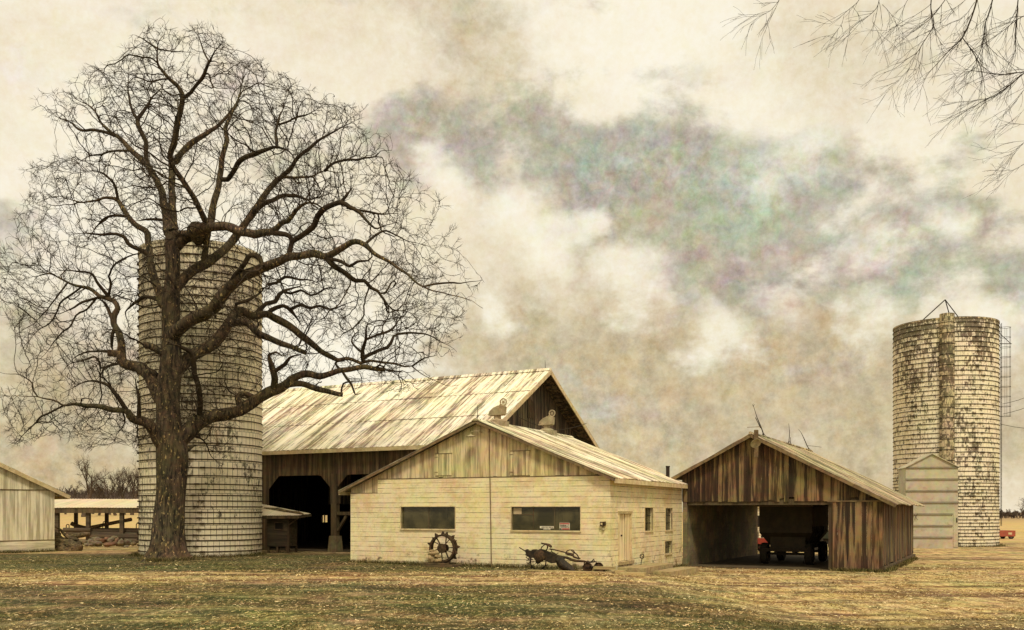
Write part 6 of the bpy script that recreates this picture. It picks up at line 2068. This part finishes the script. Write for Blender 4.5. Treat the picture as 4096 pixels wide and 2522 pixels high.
    for e in ((-5.8, -1.2, 12.2), (-2.0, -2.0, 11.8), (-3.0, .8, 11.2), (-.8, -1.0, 9.4), (-.6, -.8, 7.2), (2.5, 1.0, 11)):
        e = np.array(e); b = np.array((0, .05, min(6.2, e[2] - 2.2))); mid = (b + e) / 2 + np.array((1.2, 0, 2.4))
        pts = [b * (1 - t) ** 2 + mid * 2 * t * (1 - t) + e * t * t for t in np.linspace(0, 1, 16)]
        m.tube([tuple(p) for p in pts], list(np.linspace(.13, .025, 16)), 9, wob=.15); lim += pts
    m.build('limb', M['bark'], rt, smooth=True)
    lim = np.array(lim)
    for p, r, d in starts:
        # each hanging branch rises to the nearest limb
        cand = lim[lim[:, 2] > p[2] + .05] if (lim[:, 2] > p[2] + .05).any() else lim
        j = cand[int(np.argmin(np.linalg.norm(cand - p, axis=1) + 0.0))]
        d = d / (np.linalg.norm(d) + 1e-9); mid = p + d * np.linalg.norm(j - p) * .5
        pts = np.array([p * (1 - t) ** 2 + mid * 2 * t * (1 - t) + j * t * t for t in np.linspace(0, 1, 14)])
        chains.append(pts); rads.append(np.linspace(r, r * 1.8, 14))
    V, Fc = tubes_np(chains, rads, [5 if x.max() > .006 else 3 for x in rads])
    mesh_np('branches', V, Fc, M['twig'], rt, smooth=True)


near_tree()


# ================================================================ far trees and woods
def bare_tree(h, rnd, spread=.5, levels=5, first=.3):
    ch = []; rd = []
    def grow(p, d, L, r, lev):
        n = 4; pts = [p]; q = p.copy()
        for k in range(n):
            d = d + rnd.normal(0, .13, 3) + np.array([0, 0, .05]); d /= np.linalg.norm(d); q = q + d * L / n; pts.append(q)
        ch.append(np.array(pts)); rd.append(np.linspace(r, r * .62, n + 1))
        if lev == 0: return
        for k in range(rnd.integers(2, 5)):
            e = d + rnd.normal(0, spread, 3) + np.array([0, 0, .12])
            grow(pts[rnd.integers(2, n + 1)], e / np.linalg.norm(e), L * rnd.uniform(.55, .8), r * .58, lev - 1)
    grow(np.zeros(3), np.array([0, 0, 1.0]), h * first, h * .022, levels)
    return ch, rd


def far_trees():
    rnd = np.random.default_rng(21)
    G = 'bare trees beyond the stubble field'
    spec = [(334, 200, 13.5, .75, 'big spreading bare tree above the pole shed roof, left end'), (396, 215, 9.5, .5, 'small bare tree right of the big spreading one'), (372, 235, 8.5, .5, 'small bare tree close behind the big spreading one'),
            (462, 215, 11.0, .35, 'upright bare tree at the left of the dense clump by the silo'), (497, 225, 11.5, .33, 'upright bare tree in the middle of the clump by the silo'), (528, 220, 11.5, .33, 'upright bare tree at the right of the clump by the silo'),
            (565, 190, 12.0, .45, 'bare tree touching the left edge of the wide silo'), (440, 225, 8.5, .45, 'small bare tree between the two clumps'), (262, 230, 8.5, .5, 'small bare tree near the whitewashed shed roof')]
    for px, Y, h, sp, lab in spec:
        g = P(px, 0, Y); z = gz(g.x, Y)
        ch, rd = bare_tree(h * .62, rnd, sp, 6, .26)
        rd = [q * .8 for q in rd]
        V, Fc = tubes_np(ch[1:], rd[1:], [3] * (len(ch) - 1))
        zmax = V[:, 2].max(); k = h / zmax
        t = thing('bare_tree', lab, 'tree', (g.x, Y, z), 0, G)
        mesh_np('crown', V * k, Fc, M['tree_far'], t)
        V, Fc = tubes_np([ch[0] * k], [rd[0] * k * 1.3], [7]); mesh_np('trunk', V, Fc, M['tree_far'], t)
    # the one at the right edge
    Y = 112.0; g = P(4118, 0, Y)
    ch, rd = bare_tree(5.0, rnd, .75, 5, .30)
    V, Fc = tubes_np(ch[1:], rd[1:], [3] * (len(ch) - 1)); k = 5.2 / V[:, 2].max()
    t = thing('bare_tree', 'dark bare spreading tree at the right edge beyond the tall silo', 'tree', (g.x, Y, gz(g.x, Y)))
    V[:, 0] *= 1.9; V[:, 1] *= 1.6
    mesh_np('crown', V * k, Fc, M['tree_far'], t)
    V, Fc = tubes_np([ch[0] * k], [rd[0] * k * 1.3], [7]); mesh_np('trunk', V, Fc, M['tree_far'], t)
    # woods that read as one mass
    for (x0, x1, Y, h0, h1, n, lab) in ((-160, 720, 290, 8.5, 11.0, 620, 'brown leafless wood along the far side of the stubble field'), (3700, 4500, 330, 3.0, 5.2, 420, 'low grey wood on the horizon beyond the tall silo')):
        CV = []; RV = []; SV = []
        protos = [bare_tree(1.0, rnd, .42, 3, .36) for _ in range(6)]
        for i in range(n):
            px = rnd.uniform(x0, x1); yy = Y + rnd.uniform(-10, 45); g = P(px, 0, yy); z = gz(g.x, yy); h = rnd.uniform(h0, h1) * rnd.uniform(.55, 1.0)
            ch, rd = protos[rnd.integers(6)]; a = rnd.uniform(0, 6.28); c, s_ = math.cos(a), math.sin(a); Rm = np.array([[c, s_, 0], [-s_, c, 0], [0, 0, 1]])
            for q, r in zip(ch, rd):
                CV.append((q @ Rm) * h * np.array([.9, .9, 1.0]) + np.array([g.x, yy, z - .1])); RV.append(np.maximum(r * h * 1.8, .07)); SV.append(3)
        V, Fc = tubes_np(CV, RV, SV)
        o = mesh_np('woodland', V, Fc, M['wood_far'], origin=tuple(CV[0][0])); tag(o, lab, 'wood', kind='stuff')
    # scrub at the foot of the left wood
    rs = []
    n = 6000
    px = rnd.uniform(-120, 700, n); yy = rnd.uniform(262, 285, n); X = (px - CX) / F * yy
    z = np.array([gz(a, b) for a, b in zip(X, yy)])
    p = np.stack([X, yy, z], -1); d = rnd.normal(0, .35, (n, 3)) + np.array([0, 0, 1.0])
    V, Fc, *_ = twig_np(p, d, rnd.uniform(2.2, 6.0, n), np.full(n, .11), rnd)
    o = mesh_np('scrub', V, Fc, M['wood_far'], origin=(float(p[0][0]), float(p[0][1]), float(p[0][2]))); tag(o, 'tangled brown scrub at the foot of the far wood', 'scrub', kind='stuff')


far_trees()


# ================================================================ grass and straw
def ground_litter():
    rnd = np.random.default_rng(3)

    def zone(X, Y):
        """1 where straw and gravel lie, 0 where grass grows (loosely as the ground's own pattern)"""
        w = np.array([mnoise.noise(Vector((a * .16, b * .16, 1))) * 3.0 for a, b in zip(X, Y)])
        tr = ((Y + w > 28.4) & (Y + w < 34.2))
        yd = (X + w > 5.2) & (Y + w > 21.5)
        return tr | yd | (Y + w > 49)

    def place(n, y0, y1, pw):
        Y = y0 + (y1 - y0) * rnd.random(n) ** pw
        X = (rnd.random(n) * 2 - 1) * Y * .57
        return X, Y

    def blocked(X, Y):
        b = np.zeros(len(X), bool)
        for fr, w, d in ((FW, WL, WD), (FS, 8.73, 13.8), (FB, 8.4, 14), (FL, 0, 7)):
            rx, ry = X - fr.O.x, Y - fr.O.y
            lx = rx * fr.ux.x + ry * fr.ux.y; ly = rx * fr.uy.x + ry * fr.uy.y
            lo = -14 if fr is FB else (-9 if fr is FL else 0)
            b |= (lx > lo) & (lx < w) & (ly > -.06) & (ly < d)
        b |= (X - SA[0]) ** 2 + (Y - SA[1]) ** 2 < 3.0 ** 2
        return b
    # grass
    n = 150000
    X, Y = place(n, 16.5, 47, 1.5)
    st = zone(X, Y)
    ok = ~blocked(X, Y) & (~st | (rnd.random(n) < .10))
    # tufts, and taller weeds along the foot of walls, added as contact shading
    WX, WY = [], []
    def edge(a, b, k, out):
        t = rnd.random(k); o = np.abs(rnd.normal(0, .13, k)) + .03
        a, b = Vector(a), Vector(b); nn = Vector(out)
        WX.append(a.x + (b.x - a.x) * t + nn.x * o); WY.append(a.y + (b.y - a.y) * t + nn.y * o)
    edge(FW.w(0, 0), FW.w(WL, 0), 5200, -FW.uy); edge(FW.w(WL, 3.2), FW.w(WL, WD), 1800, FW.ux); edge(FS.w(6.7, -.08), FS.w(8.73, -.08), 1500, -FS.uy); edge(FS.w(8.75, 0), FS.w(8.75, 13), 4000, FS.ux)
    edge(FL.w(-4, -.05), FL.w(0, -.05), 1600, -FL.uy)
    for cx_, cy_, rr_, k in ((SA[0], SA[1], 2.98, 3000), (SB[0], SB[1], 3.66, 1500), (P(680, 0, 43).x, 43.0, .95, 2600)):
        a_ = rnd.uniform(math.pi, 2 * math.pi, k); o_ = rr_ + np.abs(rnd.normal(0, .16, k)) + .02; WX.append(cx_ + np.cos(a_) * o_); WY.append(cy_ + np.sin(a_) * o_)
    WX = np.concatenate(WX); WY = np.concatenate(WY)
    cl = np.array([mnoise.noise(Vector((a * 1.1, b * 1.1, 5))) for a, b in zip(X, Y)])
    ok &= rnd.random(n) < np.clip(.55 + cl * 1.2, .08, 1)
    X, Y = X[ok], Y[ok]; n0 = len(X); X = np.concatenate([X, WX]); Y = np.concatenate([Y, WY]); n = len(X)
    Z = np.array([gz(a, b) for a, b in zip(X, Y)])
    p = np.stack([X, Y, Z], -1)
    a = rnd.uniform(0, 6.283, n); h = rnd.uniform(.02, .06, n); h[n0:] = rnd.uniform(.05, .22, n - n0); wd = rnd.uniform(.004, .008, n) * (Y / 24)
    lean = rnd.normal(0, .6, (n, 2)) * h[:, None]
    u = np.stack([np.cos(a), np.sin(a), np.zeros(n)], -1) * wd[:, None]
    V = np.zeros((n, 3, 3)); V[:, 0] = p - u; V[:, 1] = p + u; V[:, 2] = p + np.stack([lean[:, 0], lean[:, 1], h], -1)
    V[:, :2, 2] -= .03
    o = mesh_np('grass', V.reshape(-1, 3), np.arange(n * 3).reshape(-1, 3), M['grass'], origin=tuple(p[0]))
    tag(o, 'short dull winter grass on the farmyard', 'grass', kind='stuff')
    # straw and dead leaves lying about
    n = 260000
    X, Y = place(n, 16.5, 46, 1.3)
    st = zone(X, Y)
    ok = ~blocked(X, Y) & (st & (rnd.random(n) < .75) | (rnd.random(n) < np.where(Y < 29, .22, .07)))
    dr_ = np.array([mnoise.noise(Vector((a * .5, b * .9, 3))) + .6 * mnoise.noise(Vector((a * 1.7, b * 2.5, 8))) for a, b in zip(X, Y)])
    ok &= rnd.random(n) < np.clip(.45 + dr_ * 1.3, .05, 1)
    X, Y = X[ok], Y[ok]; n = len(X)
    Z = np.array([gz(a, b) for a, b in zip(X, Y)]) + rnd.uniform(.02, .045, n)
    p = np.stack([X, Y, Z], -1)
    a = rnd.normal(0, .8, n); L = rnd.uniform(.010, .045, n) * (Y / 26) ** .4; wd = rnd.uniform(.003, .008, n) * (Y / 26) ** .4
    d = np.stack([np.cos(a), np.sin(a), rnd.normal(0, .25, n)], -1) * L[:, None]; u = np.stack([-np.sin(a), np.cos(a), rnd.normal(0, .6, n)], -1) * wd[:, None]
    V = np.stack([p - d - u, p + d - u, p + d + u, p - d + u], 1)
    o = mesh_np('straw', V.reshape(-1, 3), np.arange(n * 4).reshape(-1, 4), M['straw'], origin=tuple(p[0]))
    tag(o, 'scattered straw and dead leaves on the farmyard', 'straw', kind='stuff')


ground_litter()
